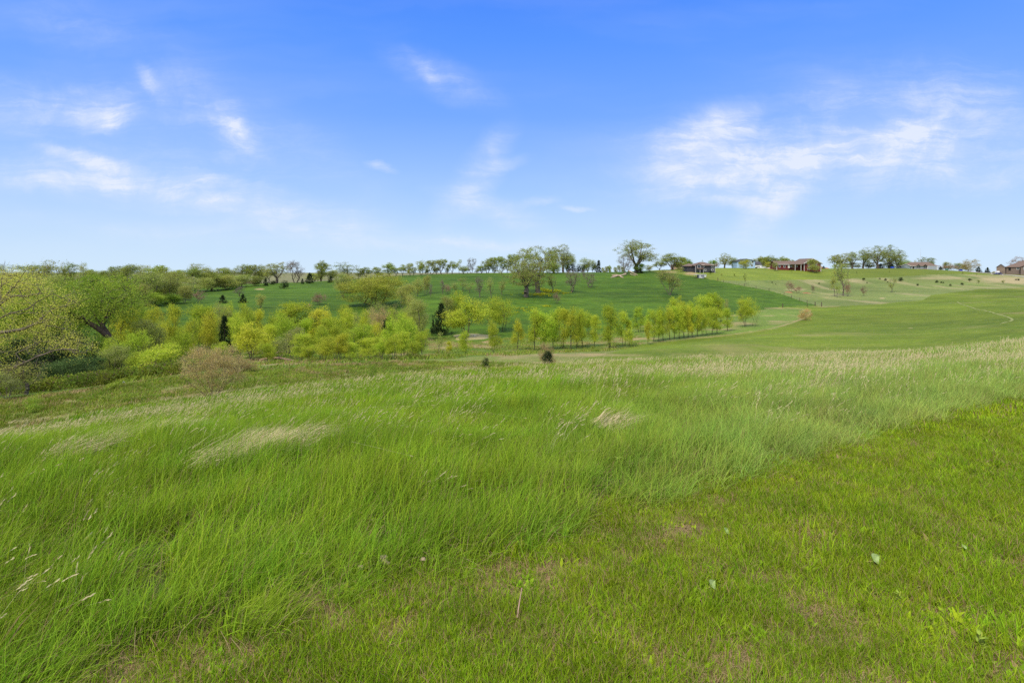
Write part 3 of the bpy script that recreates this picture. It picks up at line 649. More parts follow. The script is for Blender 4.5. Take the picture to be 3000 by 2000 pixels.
LM = {'willow': leaf_mat('willow leaves', (.36, .49, .04), (.44, .56, .05), (.50, .54, .06), .33),
      'gold': leaf_mat('golden willow leaves', (.46, .53, .045), (.55, .60, .055), (.56, .55, .06), .33),
      'green': leaf_mat('fresh green leaves', (.22, .36, .035), (.29, .42, .045), (.36, .42, .05), .33),
      'olive': leaf_mat('olive spring leaves', (.40, .44, .055), (.47, .50, .07), (.46, .43, .09), .33),
      'dull': leaf_mat('dull sparse leaves', (.34, .42, .075), (.41, .47, .10), (.38, .37, .12), .33),
      'sky': leaf_mat('hilltop tree leaves', (.27, .35, .06), (.34, .41, .08), (.34, .31, .11), .33),
      'cedar': leaf_mat('cedar foliage', (.018, .038, .014), (.04, .065, .022), trans=.1),
      'cedarb': leaf_mat('bluish evergreen foliage', (.075, .14, .04), (.12, .20, .055), trans=.25),
      'brown': leaf_mat('budding brown twigs', (.50, .37, .14), (.60, .45, .18), (.52, .47, .14), trans=.35),
      'rust': leaf_mat('reddish budding twigs', (.30, .20, .13), (.38, .27, .17), trans=.3),
      'twig': leaf_mat('bare grey twigs', (.17, .145, .11), (.24, .21, .16), trans=.1),
      'pale': leaf_mat('pale catkins', (.62, .65, .09), (.72, .73, .14), (.60, .58, .16), .33)}
BM = {'dark': bark_mat('dark bark', (.05, .04, .032), (.10, .08, .06)), 'grey': bark_mat('grey brown bark', (.10, .085, .065), (.19, .16, .125)),
      'pale': bark_mat('pale weathered bark', (.24, .18, .12), (.42, .34, .25)), 'warm': bark_mat('warm brown bark', (.17, .11, .065), (.27, .19, .12))}

def skeleton(r, roots, targets, step=.07, up=.6):
    """grow branches from root polylines to the target points; returns nodes, parents"""
    P = []; par = []
    for st, line in roots:
        prev = -1 if isinstance(st, int) else int(np.argmin([np.linalg.norm(p - st) for p in P]))
        for q in line: P.append(np.array(q, float)); par.append(prev); prev = len(P) - 1
    order = np.argsort([min(np.linalg.norm(t - p) for p in P) for t in targets]); ends = []
    for i in order:
        t = targets[i]; A = np.array(P); d = t - A; dist = np.linalg.norm(d, axis=1)
        cost = dist * (1 + up * np.clip(-d[:, 2] / (dist + 1e-6) + .25, 0, 2))
        j = int(np.argmin(cost)); L = dist[j]; k = max(1, int(L / step)); prev = j; s = P[j]
        side = r.normal(size=3) * L * .10; bend = np.array([0, 0, -L * .12])
        for q in range(1, k + 1):
            f = q / k; p = s + (t - s) * f + (side + bend) * math.sin(math.pi * f)
            P.append(p); par.append(prev); prev = len(P) - 1
        ends.append(prev)
    return np.array(P), np.array(par), ends
def tubes(P, par, tip, trunk_r, expo=2.3):
    n = len(P); rad = np.zeros(n); has = np.zeros(n, bool)
    for i in range(n - 1, -1, -1):
        rad[i] = rad[i] ** (1 / expo) if has[i] else tip
        if par[i] >= 0: rad[par[i]] += max(rad[i], tip) ** expo; has[par[i]] = True
    k = trunk_r / max(rad.max(), 1e-9)
    if k < 1: rad = tip + (rad - tip) * max(k, .01)
    else: rad = rad * (1 + (k - 1) * (rad / rad.max()) ** .7)
    V = []; Fq = []; o = 0
    for i in range(n):
        j = par[i]
        if j < 0: continue
        a, b = P[j], P[i]; d = b - a; L = np.linalg.norm(d)
        if L < 1e-6: continue
        d /= L; ns = 6 if rad[i] > trunk_r * .3 else 4 if rad[i] > trunk_r * .1 else 3
        x = np.cross(d, [.31, .2, .93] if abs(d[2]) < .8 else [1, 0, 0]); x /= np.linalg.norm(x); y = np.cross(d, x)
        an = np.arange(ns) * 2 * np.pi / ns; ring = np.cos(an)[:, None] * x + np.sin(an)[:, None] * y
        ra = min(rad[j], rad[i] * 1.35)
        V.append(a + ring * ra); V.append(b + ring * rad[i])
        k_ = np.arange(ns); f = np.stack([k_, (k_ + 1) % ns, (k_ + 1) % ns + ns, k_ + ns], -1) + o; Fq.append(f); o += 2 * ns
    return np.concatenate(V), Fq
def leaves(r, C, n, spread, size, asp, clump_rand, droop=0.0, up=0.0):
    """n little leaf faces round each centre"""
    m = len(C) * n; c = np.repeat(C, n, 0); g1 = np.repeat(clump_rand, n)
    p = c + r.normal(size=(m, 3)) * spread * np.array([1, 1, .8]); p[:, 2] -= np.abs(r.normal(size=m)) * droop
    d = r.normal(size=(m, 3)); d[:, 2] += up; d[:, 2] -= droop * 8
    d /= np.linalg.norm(d, axis=1)[:, None]
    s = np.cross(d, r.normal(size=(m, 3))); s /= np.linalg.norm(s, axis=1)[:, None]
    L = (size * r.uniform(.55, 1.35, m))[:, None]
    V = np.stack([p, p + d * L * .5 + s * L * asp, p + d * L, p + d * L * .5 - s * L * asp], 1).reshape(-1, 3)
    Fq = np.arange(m * 4).reshape(-1, 4)
    g = np.zeros((m, 4, 3), np.float32); g[:, :, 0] = (r.uniform(0, 1, m) * .6 + g1 * .4)[:, None]; g[:, :, 1] = g1[:, None]
    return V, Fq, g.reshape(-1, 3)
def make_tree(seed, ratio=.7, cb=.3, stems=1, N=110, nl=34, ls=.022, asp=.28, spread=.035, tr_=.022, lobes=8, leaf='willow', bark='grey', droop=0., splay=.35, base_w=.04, twig=0, bare=.0, shell=.55, top=1.0, up=.6, twl=.07, cone=0., limbs=0, rh=.6, lup=0.):
    r = np.random.default_rng(seed)
    cz = (1 + cb) / 2; hh = (1 - cb) / 2; R = ratio / 2
    lb = []
    for i in range(lobes):
        a = r.uniform(0, 6.28); q = R * .62 * math.sqrt(r.uniform(.1, 1)); sz = r.uniform(.30, .52); zz = cz + hh * r.uniform(-.7, .97 - sz)
        kz = 1 - .35 * abs((zz - cz) / hh) - cone * (zz - cz) / hh
        lb.append((q * math.cos(a) * kz, q * math.sin(a) * kz, zz, sz))
    lb[0] = (R * .15 * r.normal(), 0, cz + hh * .55, .42)
    T_ = []
    while len(T_) < N:
        L = lb[r.integers(len(lb))]; d = r.normal(size=3); d /= np.linalg.norm(d); q = (shell + (1 - shell) * r.uniform()) * L[3]
        p = np.array([L[0] + d[0] * q * R * .95, L[1] + d[1] * q * R * .95, L[2] + d[2] * q * hh * .95])
        if cb * .8 < p[2] < 1: T_.append(p)
    T_ = np.array(T_)
    roots = [(-1, [np.array([0, 0, -.05])])] if stems > 1 else []
    for i in range(stems):
        a = 6.28 * i / stems + r.uniform(0, 1); o = base_w * r.uniform(.3, 1) if stems > 1 else 0
        b = np.array([math.cos(a) * o, math.sin(a) * o, -.02]); dv = np.array([math.cos(a), math.sin(a), 0]) * (splay * R * r.uniform(.5, 1.2) if stems > 1 else .02)
        ln = [b]; h = (cb * r.uniform(.85, 1.15) + .03) if limbs else rh * r.uniform(.8, 1.1)
        for k in range(1, 8): f = k / 7; ln.append(b + dv * f ** 1.3 + np.array([0, 0, h * f]) + r.normal(size=3) * .005)
        roots.append((-1 if stems == 1 else np.array([0, 0, -.05]), ln))
        if limbs:
            a0 = r.uniform(0, 6.28)
            for q in range(limbs):
                a = a0 + 6.28 * q / limbs + r.uniform(-.4, .4); e = np.array([math.cos(a) * R * r.uniform(.3, .6), math.sin(a) * R * r.uniform(.3, .6), h + (.9 - h) * r.uniform(.5, .85)])
                st = ln[-1 - int(r.integers(0, 3))]; sgn = []
                for k in range(1, 7): f = k / 6; sgn.append(st + (e - st) * np.array([f ** .8, f ** .8, f ** 1.15]) + r.normal(size=3) * .008)
                roots.append((st, sgn))
    P, par, ends = skeleton(r, roots, T_, up=up)
    V, Fq = tubes(P, par, .0016, tr_)
    cr = r.uniform(0, 1, len(ends)); C = P[ends]
    if bare > 0: k = r.uniform(0, 1, len(C)) > bare
    else: k = np.ones(len(C), bool)
    LV, LF, G = leaves(r, C[k], nl, spread, ls, asp, cr[k], droop, lup)
    if twig:
        TV, TF_, TG = leaves(r, C, twig, spread * .6, twl, .010, cr, 0, .5)
        LV2 = np.concatenate([LV, TV]); tw = (TV, TF_, TG)
    else: tw = None
    allv = np.concatenate([V, LV]); s = top / np.percentile(allv[:, 2], 99.9); w = ratio / 2 / np.percentile(np.hypot(allv[:, 0], allv[:, 1]), 98.5)
    sc_ = np.array([w, w, s]); return dict(V=V * sc_, F=Fq, LV=LV * sc_, LF=LF, G=G, tw=(tw[0] * sc_, tw[1], tw[2]) if tw else None, leaf=leaf, bark=bark, ratio=ratio)
def make_conifer(seed, ratio=.5, N=60, nl=26, leaf='cedar', bark='dark', ls=.06, base=.03, rag=.15, power=.8):
    r = np.random.default_rng(seed); C = []
    for i in range(N):
        h = r.uniform(0, 1) ** 1.25; z = base + (1 - base) * h * .97; R = ratio / 2 * (1 - h) ** power * (1 + rag * r.normal()) + .012
        a = r.uniform(0, 6.28); q = R * r.uniform(.45, 1); C.append((q * math.cos(a), q * math.sin(a), z))
    C = np.array(C); V, Fq = tubes(np.array([[0, 0, -.03], [0, 0, .3], [0, 0, .6], [0, 0, .95]]), np.array([-1, 0, 1, 2]), .006, .022)
    LV, LF, G = leaves(r, C, nl, .032, ls, .16, r.uniform(0, 1, N), 0, .35)
    s = 1 / np.percentile(LV[:, 2], 99.8); w = ratio / 2 / np.percentile(np.hypot(LV[:, 0], LV[:, 1]), 98); sc_ = np.array([w, w, s])
    LV[:, 2] = np.maximum(LV[:, 2], .0)
    return dict(V=V * sc_, F=Fq, LV=LV * sc_, LF=LF, G=G, tw=None, leaf=leaf, bark=bark, ratio=ratio)

# kinds: variants of each
KD = {
 'wil': [make_tree(100 + i, .68 + .06 * i, .14, 3 + i % 2, 170, 60, .034, .11, .040, .013, 12, 'willow', 'grey', 0, cone=.15, lup=1.0) for i in range(4)],
 'gol': [make_tree(120 + i, .62 + .05 * i, .14, 3, 150, 58, .036, .11, .040, .013, 11, 'gold', 'grey', 0, cone=.15, lup=1.0) for i in range(3)],
 'row': [make_tree(140 + i, .54 + .05 * (i % 3), .11, 1 + i % 3, 140, 50, .036, .10, .038, .012, 10, 'willow', 'dark', 0, cone=.3, splay=.3, rh=.75, lup=1.2) for i in range(5)],
 'rog': [make_tree(150 + i, .52 + .05 * (i % 3), .11, 1 + i % 3, 140, 48, .036, .10, .038, .012, 10, 'gold', 'dark', 0, cone=.3, splay=.3, rh=.75, lup=1.2) for i in range(3)],
 'clu': [make_tree(160 + i, 1.0, .20, 10, 260, 54, .032, .10, .042, .012, 20, 'willow', 'dark', 0, cone=.05, splay=.9, base_w=.28, rh=.75, lup=1.3) for i in range(2)],
 'grn': [make_tree(170 + i, .95 - .1 * i, .10, 2, 320, 70, .015, .3, .040, .024, 18, 'green', 'dark', 0, limbs=3) for i in range(3)],
 'dul': [make_tree(180 + i, .8, .14, 2, 240, 54, .017, .3, .042, .018, 13, 'dull', 'grey', 0, twig=8, limbs=2) for i in range(3)],
 'oli': [make_tree(190 + i, 1.15, .10, 3, 460, 84, .015, .28, .038, .018, 20, 'olive', 'dark', 0, limbs=2, splay=.3) for i in range(2)],
 'sky': [make_tree(200 + i, .66 + .07 * i, .18, 1 + i % 2, 150, 40, .024, .32, .036, .024, 10, 'sky', 'dark', 0, shell=.6, limbs=4) for i in range(5)],
 'spr': [make_tree(210 + i, .75, .26, 1, 100, 22, .022, .3, .038, .020, 10, 'dull', 'grey', 0, twig=14, shell=.65, limbs=3) for i in range(3)],
 'big': [make_tree(220 + i, .98, .24, 1, 360, 26, .016, .3, .022, .040, 16, 'sky', 'grey', 0, shell=.75, splay=.15, twig=10, twl=.045, limbs=7) for i in range(3)],
 'bar': [make_tree(230 + i, .85, .20, 1 + i % 2, 200, 5, .014, .3, .028, .030, 12, 'twig', 'grey', 0, twig=30, shell=.6, splay=.3, limbs=5) for i in range(4)],
 'smb': [make_tree(240 + i, .8, .10, 5, 150, 28, .020, .3, .038, .012, 10, 'dull', 'grey', 0, twig=24, splay=.6) for i in range(2)],
 'brn': [make_tree(250 + i, 1.15, .04, 11, 330, 66, .014, .26, .036, .009, 28, 'brown', 'warm', 0, twig=12, splay=.85, lup=.6, twl=.08, base_w=.05, rh=.6) for i in range(2)],
 'rus': [make_tree(260 + i, 1.0, .06, 6, 150, 26, .022, .24, .040, .010, 10, 'rust', 'grey', 0, twig=26, splay=.7) for i in range(2)],
 'ced': [make_conifer(270 + i, .85, 130, 40, 'cedar', rag=.28, power=.62) for i in range(3)],
 'tal': [make_conifer(275 + i, .5, 120, 36, 'cedar', ls=.05) for i in range(2)],
 'blu': [make_tree(280 + i, 1.2, .03, 5, 220, 60, .024, .26, .050, .010, 12, 'cedarb', 'dark', 0) for i in range(2)],
 'jun': [make_tree(285 + i, 1.0, .03, 5, 130, 50, .035, .2, .05, .010, 9, 'cedar', 'dark', 0, lup=.8) for i in range(3)],
 'tuf': [make_tree(290 + i, 1.1, .03, 6, 80, 44, .05, .14, .06, .008, 8, 'green', 'grey', 0) for i in range(2)],
 'sap': [make_tree(300 + i, .5, .2, 1, 40, 20, .04, .26, .05, .012, 6, 'dull', 'grey', 0, twig=10, limbs=2) for i in range(2)],
}
# trunk and crown meshes, built once per variant
for k, lst in KD.items():
    for i, T0 in enumerate(lst):
        T0['tm'] = mesh_np('trunk', T0['V'], T0['F'], smooth=True); T0['tm'].materials.append(BM[T0['bark']])
        Vc = [T0['LV']]; Fc = [T0['LF']]; Gc = [T0['G']]; sl = len(T0['LF'])
        if T0['tw'] is not None: Vc.append(T0['tw'][0]); Fc.append(T0['tw'][1] + len(T0['LV'])); Gc.append(T0['tw'][2])
        me = mesh_np('crown', np.concatenate(Vc), [np.concatenate(Fc)], {'g': ('FLOAT_VECTOR', np.concatenate(Gc))}); me.materials.append(LM[T0['leaf']])
        if T0['tw'] is not None:
            me.materials.append(LM['rust' if T0['leaf'] == 'rust' else 'twig']); mi = np.zeros(len(me.polygons), np.int32); mi[sl:] = 1; me.polygons.foreach_set('material_index', mi)
        T0['cm'] = me
print('tree templates', sum(len(v) for v in KD.values()))
PROTO = {}
trr = np.random.default_rng(99)
NAMES = dict(wil='willow_tree', gol='willow_tree', row='willow_tree', rog='willow_tree', clu='willow_tree', grn='leafy_tree', dul='leafy_tree', oli='leafy_tree', sky='leafy_tree', spr='sparse_tree',
             big='cottonwood_tree', bar='bare_tree', smb='shrub', brn='shrub', rus='shrub', ced='cedar_tree', tal='conifer_tree', blu='shrub', jun='juniper_bush', tuf='shrub', sap='sapling')
def plant(kind, u, Y, vtop, wpx, label, group=None, name=None, cat=None, rot=None, lift=0.0):
    var = KD[kind]; i = int(trr.integers(len(var))); T0 = var[i]
    if Y < 0: Y = uv2d(u, -Y, 120, 430)
    p = at(u, Y); h = max(CZ - (vtop - HV) / F * Y - p.z, .25); w = wpx / F * Y
    rz = trr.uniform(0, 6.28) if rot is None else rot
    root = bpy.data.objects.new(name or NAMES[kind], None); COL.objects.link(root); root.empty_display_size = .5
    root.location = (p.x, p.y, p.z + lift); root.rotation_euler = (trr.normal() * .03, trr.normal() * .03, rz)
    sx = w * (1.3 if kind == 'sky' else 1.3 if kind in ('sky', 'big', 'spr') else 1.12 if kind in ('row', 'rog') else 1.1) / T0['ratio']; root.scale = (sx, sx, h)
    tag(root, label, cat or ('shrub' if (name or NAMES[kind]) == 'shrub' else 'tree'), group)
    if (kind, i) not in PROTO:
        a = bpy.data.objects.new('trunk', T0['tm']); b = bpy.data.objects.new('crown', T0['cm']); PROTO[(kind, i)] = (a, b)
    else: a, b = (o.copy() for o in PROTO[(kind, i)])
    for o in (a, b): COL.objects.link(o); o.parent = root
    return root
ORD = 'zeroth first second third fourth fifth sixth seventh eighth ninth tenth eleventh twelfth thirteenth fourteenth fifteenth sixteenth seventeenth eighteenth nineteenth twentieth'.split()
def region(group, noun, place, rows):
    """rows: kind u Y vtop width [adjective words]; labels count along the group from the left"""
    rows = sorted(rows, key=lambda q: q[1])
    for i, q in enumerate(rows):
        ad = q[5] if len(q) > 5 else ''
        lab = f"{ad + ' ' if ad else ''}{noun}, {'last' if i == len(rows) - 1 else ORD[i + 1]} from the left {place}"
        while len(lab.split()) > 16: lab = lab.split(' ', 1)[1]
        plant(*q[:5], lab, group)
# ------------------------------------------------------------ planting plan: kind, column, distance, top row, width
region('trees of the hilltop line left of the pasture', 'tree', 'on the far skyline at the left edge', [
 ('dul', -60, 230, 770, 120, 'dull green'), ('spr', 20, 240, 772, 60, 'thin'), ('spr', 112, 195, 768, 60, 'wispy'), ('spr', 148, 200, 760, 84, 'tall open'), ('spr', 238, 205, 768, 36, 'wispy'), ('sky', 85, 300, 776, 80, 'low olive'), ('sky', 200, 210, 765, 44, 'slim'), ('sky', 262, 230, 788, 60, 'round'), ('dul', 320, 320, 792, 74, 'low'),
 ('sky', 350, 250, 778, 56, 'small'), ('dul', 390, 240, 774, 84, 'broad'), ('spr', 430, 250, 776, 76, 'grey green'), ('sky', 470, 240, 776, 70, 'rounded'), ('dul', 515, 300, 790, 66, 'low hazy')])
region('trees of the hilltop line behind the left pasture', 'tree', 'in the line behind the cut left pasture', [
 ('spr', 588, 320, 771, 60, 'wispy'), ('sky', 612, 330, 784, 44, 'leafy'), ('sky', 640, 335, 783, 46, 'leafy'), ('sky', 668, 330, 783, 44, 'leafy'), ('spr', 694, 325, 776, 42, 'thin'), ('sky', 718, 330, 773, 36, 'upright'),
 ('sky', 742, 335, 774, 40, 'upright'), ('sky', 768, 340, 775, 34, 'narrow'), ('spr', 788, 330, 778, 34, 'thin'), ('dul', 600, 290, 800, 60, 'low olive'), ('dul', 655, 285, 802, 70, 'low bushy'), ('dul', 705, 280, 803, 60, 'low bushy'), ('dul', 752, 290, 806, 50, 'low bushy')])
plant('big', 811, 318, 767, 62, 'open flat-topped tree left of the leafless skyline tree')
plant('bar', 866, -829, 762, 58, 'leafless forked grey tree standing alone on the left skyline')
plant('sky', 940, 322, 762, 44, 'leafy upright tree right of the leafless skyline tree')
plant('dul', 972, 330, 790, 50, 'low rounded olive tree beside the upright skyline tree')
plant('dul', 925, 380, 800, 60, 'low hazy tree behind the cedar on the left skyline')
plant('spr', 1018, 325, 766, 64, 'wispy twin-topped tree above the big olive tree')
plant('ced', 907, 300, 799, 26, 'dark cedar right of the leafless skyline tree')
plant('ced', 779, 285, 813, 14, 'small pointed dark cedar left of the leafless skyline tree')
plant('ced', 886, 298, 816, 11, 'tiny dark cedar between leafless tree and larger cedar')
plant('ced', 968, 300, 808, 18, 'dark cedar below the rounded olive tree on the skyline')
plant('jun', 832, 262, 821, 26, 'round dark cedar on the upper edge of the cut pasture')
plant('jun', 800, 300, 822, 22, 'low dark cedar just left of the open flat-topped tree')
region('oaks along the pasture skyline', 'tree', 'in the long row along the pasture skyline', [
 ('sky', 1050, 345, 784, 28, 'small dark'), ('sky', 1072, 345, 782, 32, 'broad dark'), ('sky', 1105, 345, 782, 38, 'low spreading'), ('sky', 1140, 345, 768, 38, 'tall dark'), ('sky', 1160, 348, 784, 18, 'small'), ('sky', 1180, 345, 774, 22, 'slender'),
 ('sky', 1201, 345, 770, 30, 'open'), ('sky', 1233, 345, 762, 28, 'tall'), ('sky', 1264, 345, 761, 32, 'tall open'), ('sky', 1293, 345, 758, 36, 'broad'), ('sky', 1324, 345, 764, 26, 'round'), ('spr', 1345, 348, 759, 18, 'thin'),
 ('sky', 1358, 340, 778, 22, 'low brown'), ('bar', 1381, 345, 755, 28, 'bare'), ('sky', 1411, 345, 776, 26, 'low'), ('sky', 1428, 348, 756, 34, 'gnarled'), ('sky', 1446, 350, 752, 26, 'slim'), ('sky', 1465, 350, 750, 36, 'broad'), ('sky', 1486, 350, 756, 28, 'dense'), ('sky', 1506, 352, 743, 42, 'tall')])
for i, (u, v, w) in enumerate([(1212, 782, 16), (1250, 784, 18), (1278, 781, 20), (1310, 783, 14), (1370, 782, 16), (1397, 786, 16), (1450, 782, 18)]):
    plant('sky', u, 350, v, w, f"small understorey tree, {ORD[i + 1]} from the left beneath the tall skyline oaks", 'understorey trees beneath the skyline oaks')
# the tall trees on and below the crest
plant('big', 1541, -871, 746, 125, 'big grey half-leafed tree with bare spreading limbs on mid pasture', rot=.4)
plant('big', 1577, -858, 720, 115, 'tallest grey-trunked tree beside the big half-leafed tree')
plant('big', 1650, 345, 715, 62, 'tall open crowned tree on skyline right of the grey pair')
plant('big', 1622, 350, 722, 52, 'tall leafy tree left of the open crowned skyline tree')
plant('grn', 1617, -801, 764, 54, 'bright green tree in front of the tall skyline trees')
plant('spr', 1619, -857, 800, 32, 'slim pale green tree right of the grey trunked pair')
plant('dul', 1664, 352, 746, 50, 'rounded leafy tree at the foot of the open crowned tree')
plant('dul', 1720, 355, 754, 46, 'bushy round tree right of the dark skyline hedge')
plant('sky', 1739, 358, 767, 20, 'narrow tree between bushy round tree and dark spruce')
plant('tal', 1754, 355, 762, 18, 'pointed dark spruce alone on the skyline')
for i, (u, w, v) in enumerate([(1666, 16, 778), (1679, 18, 773), (1693, 18, 774), (1706, 16, 776)]):
    plant('jun', u, 352, v, w, f"dark evergreen bush, {ORD[i + 1]} from the left in the dense skyline hedge", 'dark evergreens of the skyline hedge')
for i, (u, v, w) in enumerate([(1768, 783, 12), (1776, 779, 18), (1787, 776, 12), (1803, 782, 16), (1813, 776, 10), (1825, 780, 18)]):
    plant('sky', u, 520, v, w, f"distant small tree, {ORD[i + 1]} from the left between spruce and giant cottonwood", 'distant trees right of the spruce')
plant('big', 1865, 330, 702, 106, 'giant round-crowned cottonwood dominating the skyline', rot=2.0)
plant('bar', 1833, 318, 748, 44, 'dead pale-limbed tree leaning beside the giant cottonwood')
plant('grn', 1872, 328, 770, 36, 'low green growth at the foot of giant cottonwood')
plant('ced', 1876, 326, 786, 18, 'dark small cedar under the giant cottonwood')
plant('dul', 1902, 345, 775, 26, 'low leafy tree just right of the giant cottonwood')
plant('sky', 1932, 372, 764, 34, 'small ragged tree left of the umbrella-shaped tree')
plant('sky', 1969, 362, 741, 62, 'broad umbrella-shaped dark tree left of the slate house')
plant('sky', 1988, 375, 764, 40, 'low dense tree behind the umbrella-shaped tree')
plant('smb', 1992, 335, 783, 28, 'round olive bush on the slope left of the slate house')
plant('grn', 2014, 440, 754, 34, 'light green leafy tree behind the tan house')
plant('sky', 2002, 430, 753, 18, 'slim tree touching the light green tree behind tan house')
plant('sap', 2060, 440, 761, 8, 'tiny treetop showing above the slate house roof')
plant('grn', 2087, 440, 760, 28, 'round dark green tree at the right end of the slate house')
plant('rus', 2100, 430, 768, 20, 'reddish bushy tree right of the slate house')
plant('big', 2122, 430, 741, 40, 'open rust-tinged tree between slate house and blue house')
plant('sky', 2152, 435, 753, 34, 'leaning dark tree at left end of the blue house')
plant('oli', 2184, -787, 759, 36, 'round-headed olive tree in front of the blue house')
for i, (u, v, w) in enumerate([(2200, 758, 22), (2228, 750, 36), (2245, 752, 24), (2260, 747, 34), (2278, 756, 22), (2291, 750, 28), (2308, 755, 20), (2322, 760, 14)]):
    plant('sky', u, 470, v, w, f"dark tree, {ORD[i + 1]} from the left in the row behind the driveway", 'trees behind the driveway and red house')
plant('oli', 2250, 396, 767, 24, 'small olive tree by the parked vehicles')
plant('smb', 2269, 364, 766, 24, 'brown-green bush against the left end of red house')
plant('dul', 2384, 362, 758, 36, 'olive tree hiding the right gable of the red house')
plant('rus', 2399, 364, 772, 18, 'reddish shrub at the right corner of red house')
plant('ced', 2413, 395, 779, 9, 'small round evergreen right of the red house')
region('tall trees between red house and grey house', 'tree', 'in the tall grove between red and grey houses', [
 ('big', 2447, 425, 748, 36, 'upright open'), ('big', 2466, 420, 741, 42, 'slender open'), ('big', 2496, 425, 736, 40, 'feathery'), ('big', 2528, 425, 732, 42, 'drooping'), ('big', 2572, 420, 719, 68, 'wide many-limbed'), ('big', 2608, 425, 717, 70, 'widest pale'), ('big', 2628, 432, 738, 40, 'leaning')])
region('low brush under the tall grove', 'bush', 'in the dark brush under the tall grove', [
 ('dul', 2470, 428, 770, 40), ('dul', 2505, 430, 768, 40), ('dul', 2545, 430, 768, 44), ('ced', 2580, 426, 772, 26, 'dark'), ('dul', 2600, 430, 768, 40), ('ced', 2612, 418, 773, 22, 'darkest')])
plant('grn', 2652, 440, 761, 50, 'round green tree behind left end of grey house')
plant('sap', 2680, 445, 760, 9, 'small treetop above the grey house roof')
plant('big', 2717, 440, 752, 38, 'open spreading tree rising behind the grey house')
region('brush beside the road', 'bush', 'in the brown brush right of the grey house', [
 ('rus', 2760, 440, 775, 36, 'brown'), ('dul', 2776, 445, 767, 26, 'green'), ('rus', 2792, 440, 774, 34, 'brown'), ('dul', 2812, 445, 770, 30, 'olive'), ('rus', 2826, 440, 772, 24, 'brown')])
plant('brn', 2841, 425, 759, 48, 'brown rounded tree beside the road')
plant('ced', 2755, 415, 781, 11, 'small dark evergreen right of grey house')
plant('ced', 2866, 402, 781, 17, 'pointed dark evergreen by the road, left of a pair')
plant('ced', 2892, 400, 783, 15, 'pointed dark evergreen by the road, right of a pair')
plant('grn', 2971, -800, 778, 26, 'small round green tree in front of the brown house')
plant('rus', 2990, 440, 751, 60, 'rust-brown tree behind the brown house')
# isolated trees on the pasture
region('isolated trees on the pasture slope', 'tree', 'scattered over the pasture slope', [
 ('dul', 1222, -868, 811, 36, 'grey green'), ('dul', 1246, -863, 804, 26, 'slim'), ('bar', 1261, -871, 830, 11, 'tiny bare'), ('bar', 1297, -863, 818, 18, 'thin bare'), ('rus', 1312, -862, 832, 26, 'low reddish'), ('spr', 1337, -860, 823, 28, 'pale'), ('spr', 1357, -853, 812, 26, 'sparse'), ('spr', 1375, -858, 826, 24, 'sparse'),
 ('bar', 1406, -871, 810, 30, 'leaning multi-trunked'), ('spr', 1439, -873, 810, 30, 'thin pale'), ('spr', 1471, -866, 816, 22, 'wispy')])
plant('bar', 1676, -856, 789, 50, 'bare grey forked tree right of the grey trunked pair')
plant('bar', 1728, -842, 798, 36, 'bare grey vase-shaped tree on mid pasture')
plant('bar', 1709, -819, 789, 15, 'tiny bare tree near the top of pasture')
plant('rus', 1631, -889, 856, 28, 'small reddish bush beside yellow flowers on pasture')
plant('smb', 1962, -864, 790, 84, 'round bare-limbed grey green tree alone on the right pasture', name='sparse_tree', cat='tree')
# cut left pasture
plant('rus', 584, -888, 846, 36, 'reddish bare bush at left end of the cut pasture')
plant('dul', 540, -887, 834, 44, 'grey green small tree left of the reddish bush')
plant('dul', 556, 192, 850, 20, 'short dull tree touching the reddish bush')
plant('ced', 653, -888, 864, 24, 'dark pointed cedar on the cut pasture, left one')
plant('ced', 712, -887, 861, 24, 'dark pointed cedar on the cut pasture, right one')
plant('bar', 702, -868, 839, 32, 'grey bare bush behind the right cedar')
plant('dul', 763, -903, 858, 28, 'slim olive tree at the foot of the cut pasture')
plant('rus', 937, -893, 855, 52, 'round brown leafless bush on the cut pasture')
plant('rus', 906, -903, 888, 24, 'small dark reddish bush below the round brown bush')
plant('smb', 1005, 215, 800, 50, 'tall grey brushy tree left of the big olive tree', name='sparse_tree', cat='tree')
plant('dul', 1012, 230, 795, 60, 'dull green tree behind the grey brushy tree')
plant('oli', 1102, -896, 800, 205, 'big rounded olive-yellow tree, widest crown in the middle', rot=1.0)
plant('dul', 1185, 175, 828, 60, 'grey green tree at right side of the big olive tree')
# deep left wood
region('low trees on the left rim of the pasture', 'tree', 'on the left rim of the cut pasture', [
 ('dul', 455, -878, 808, 80), ('dul', 492, -872, 812, 70, 'olive'), ('dul', 528, -868, 816, 66), ('spr', 560, -862, 812, 60, 'thin'), ('dul', 596, -856, 812, 64), ('dul', 632, -851, 812, 60, 'olive'), ('dul', 664, -846, 812, 54), ('dul', 694, -842, 813, 46, 'small'), ('rus', 722, -839, 820, 36, 'brown'), ('dul', 748, -837, 815, 34, 'small'), ('rus', 650, -849, 826, 40, 'brown'), ('grn', 440, -895, 850, 80, 'fresh green'), ('grn', 500, -890, 858, 60, 'fresh green')])
region('green trees of the left wood', 'tree', 'in the upper tier of the left wood', [
 ('grn', -40, 80, 790, 200, 'large yellow green'), ('grn', 60, 110, 800, 150, 'broad'), ('dul', 140, 150, 802, 120, 'dull green'), ('grn', 205, 130, 806, 90, 'rounded'), ('grn', 268, 175, 800, 90, 'dark green'), ('grn', 351, 112, 804, 160, 'bright broad'), ('dul', 432, 178, 792, 110, 'grey green'), ('dul', 482, 192, 790, 80, 'soft olive'), ('dul', 395, 150, 830, 90, 'low'), ('sky', 520, 230, 790, 70, 'hazy'),
 ('sky', 565, 250, 784, 66, 'hazy'), ('sky', 620, 255, 792, 60, 'hazy'), ('dul', 670, 262, 806, 60, 'hazy')])
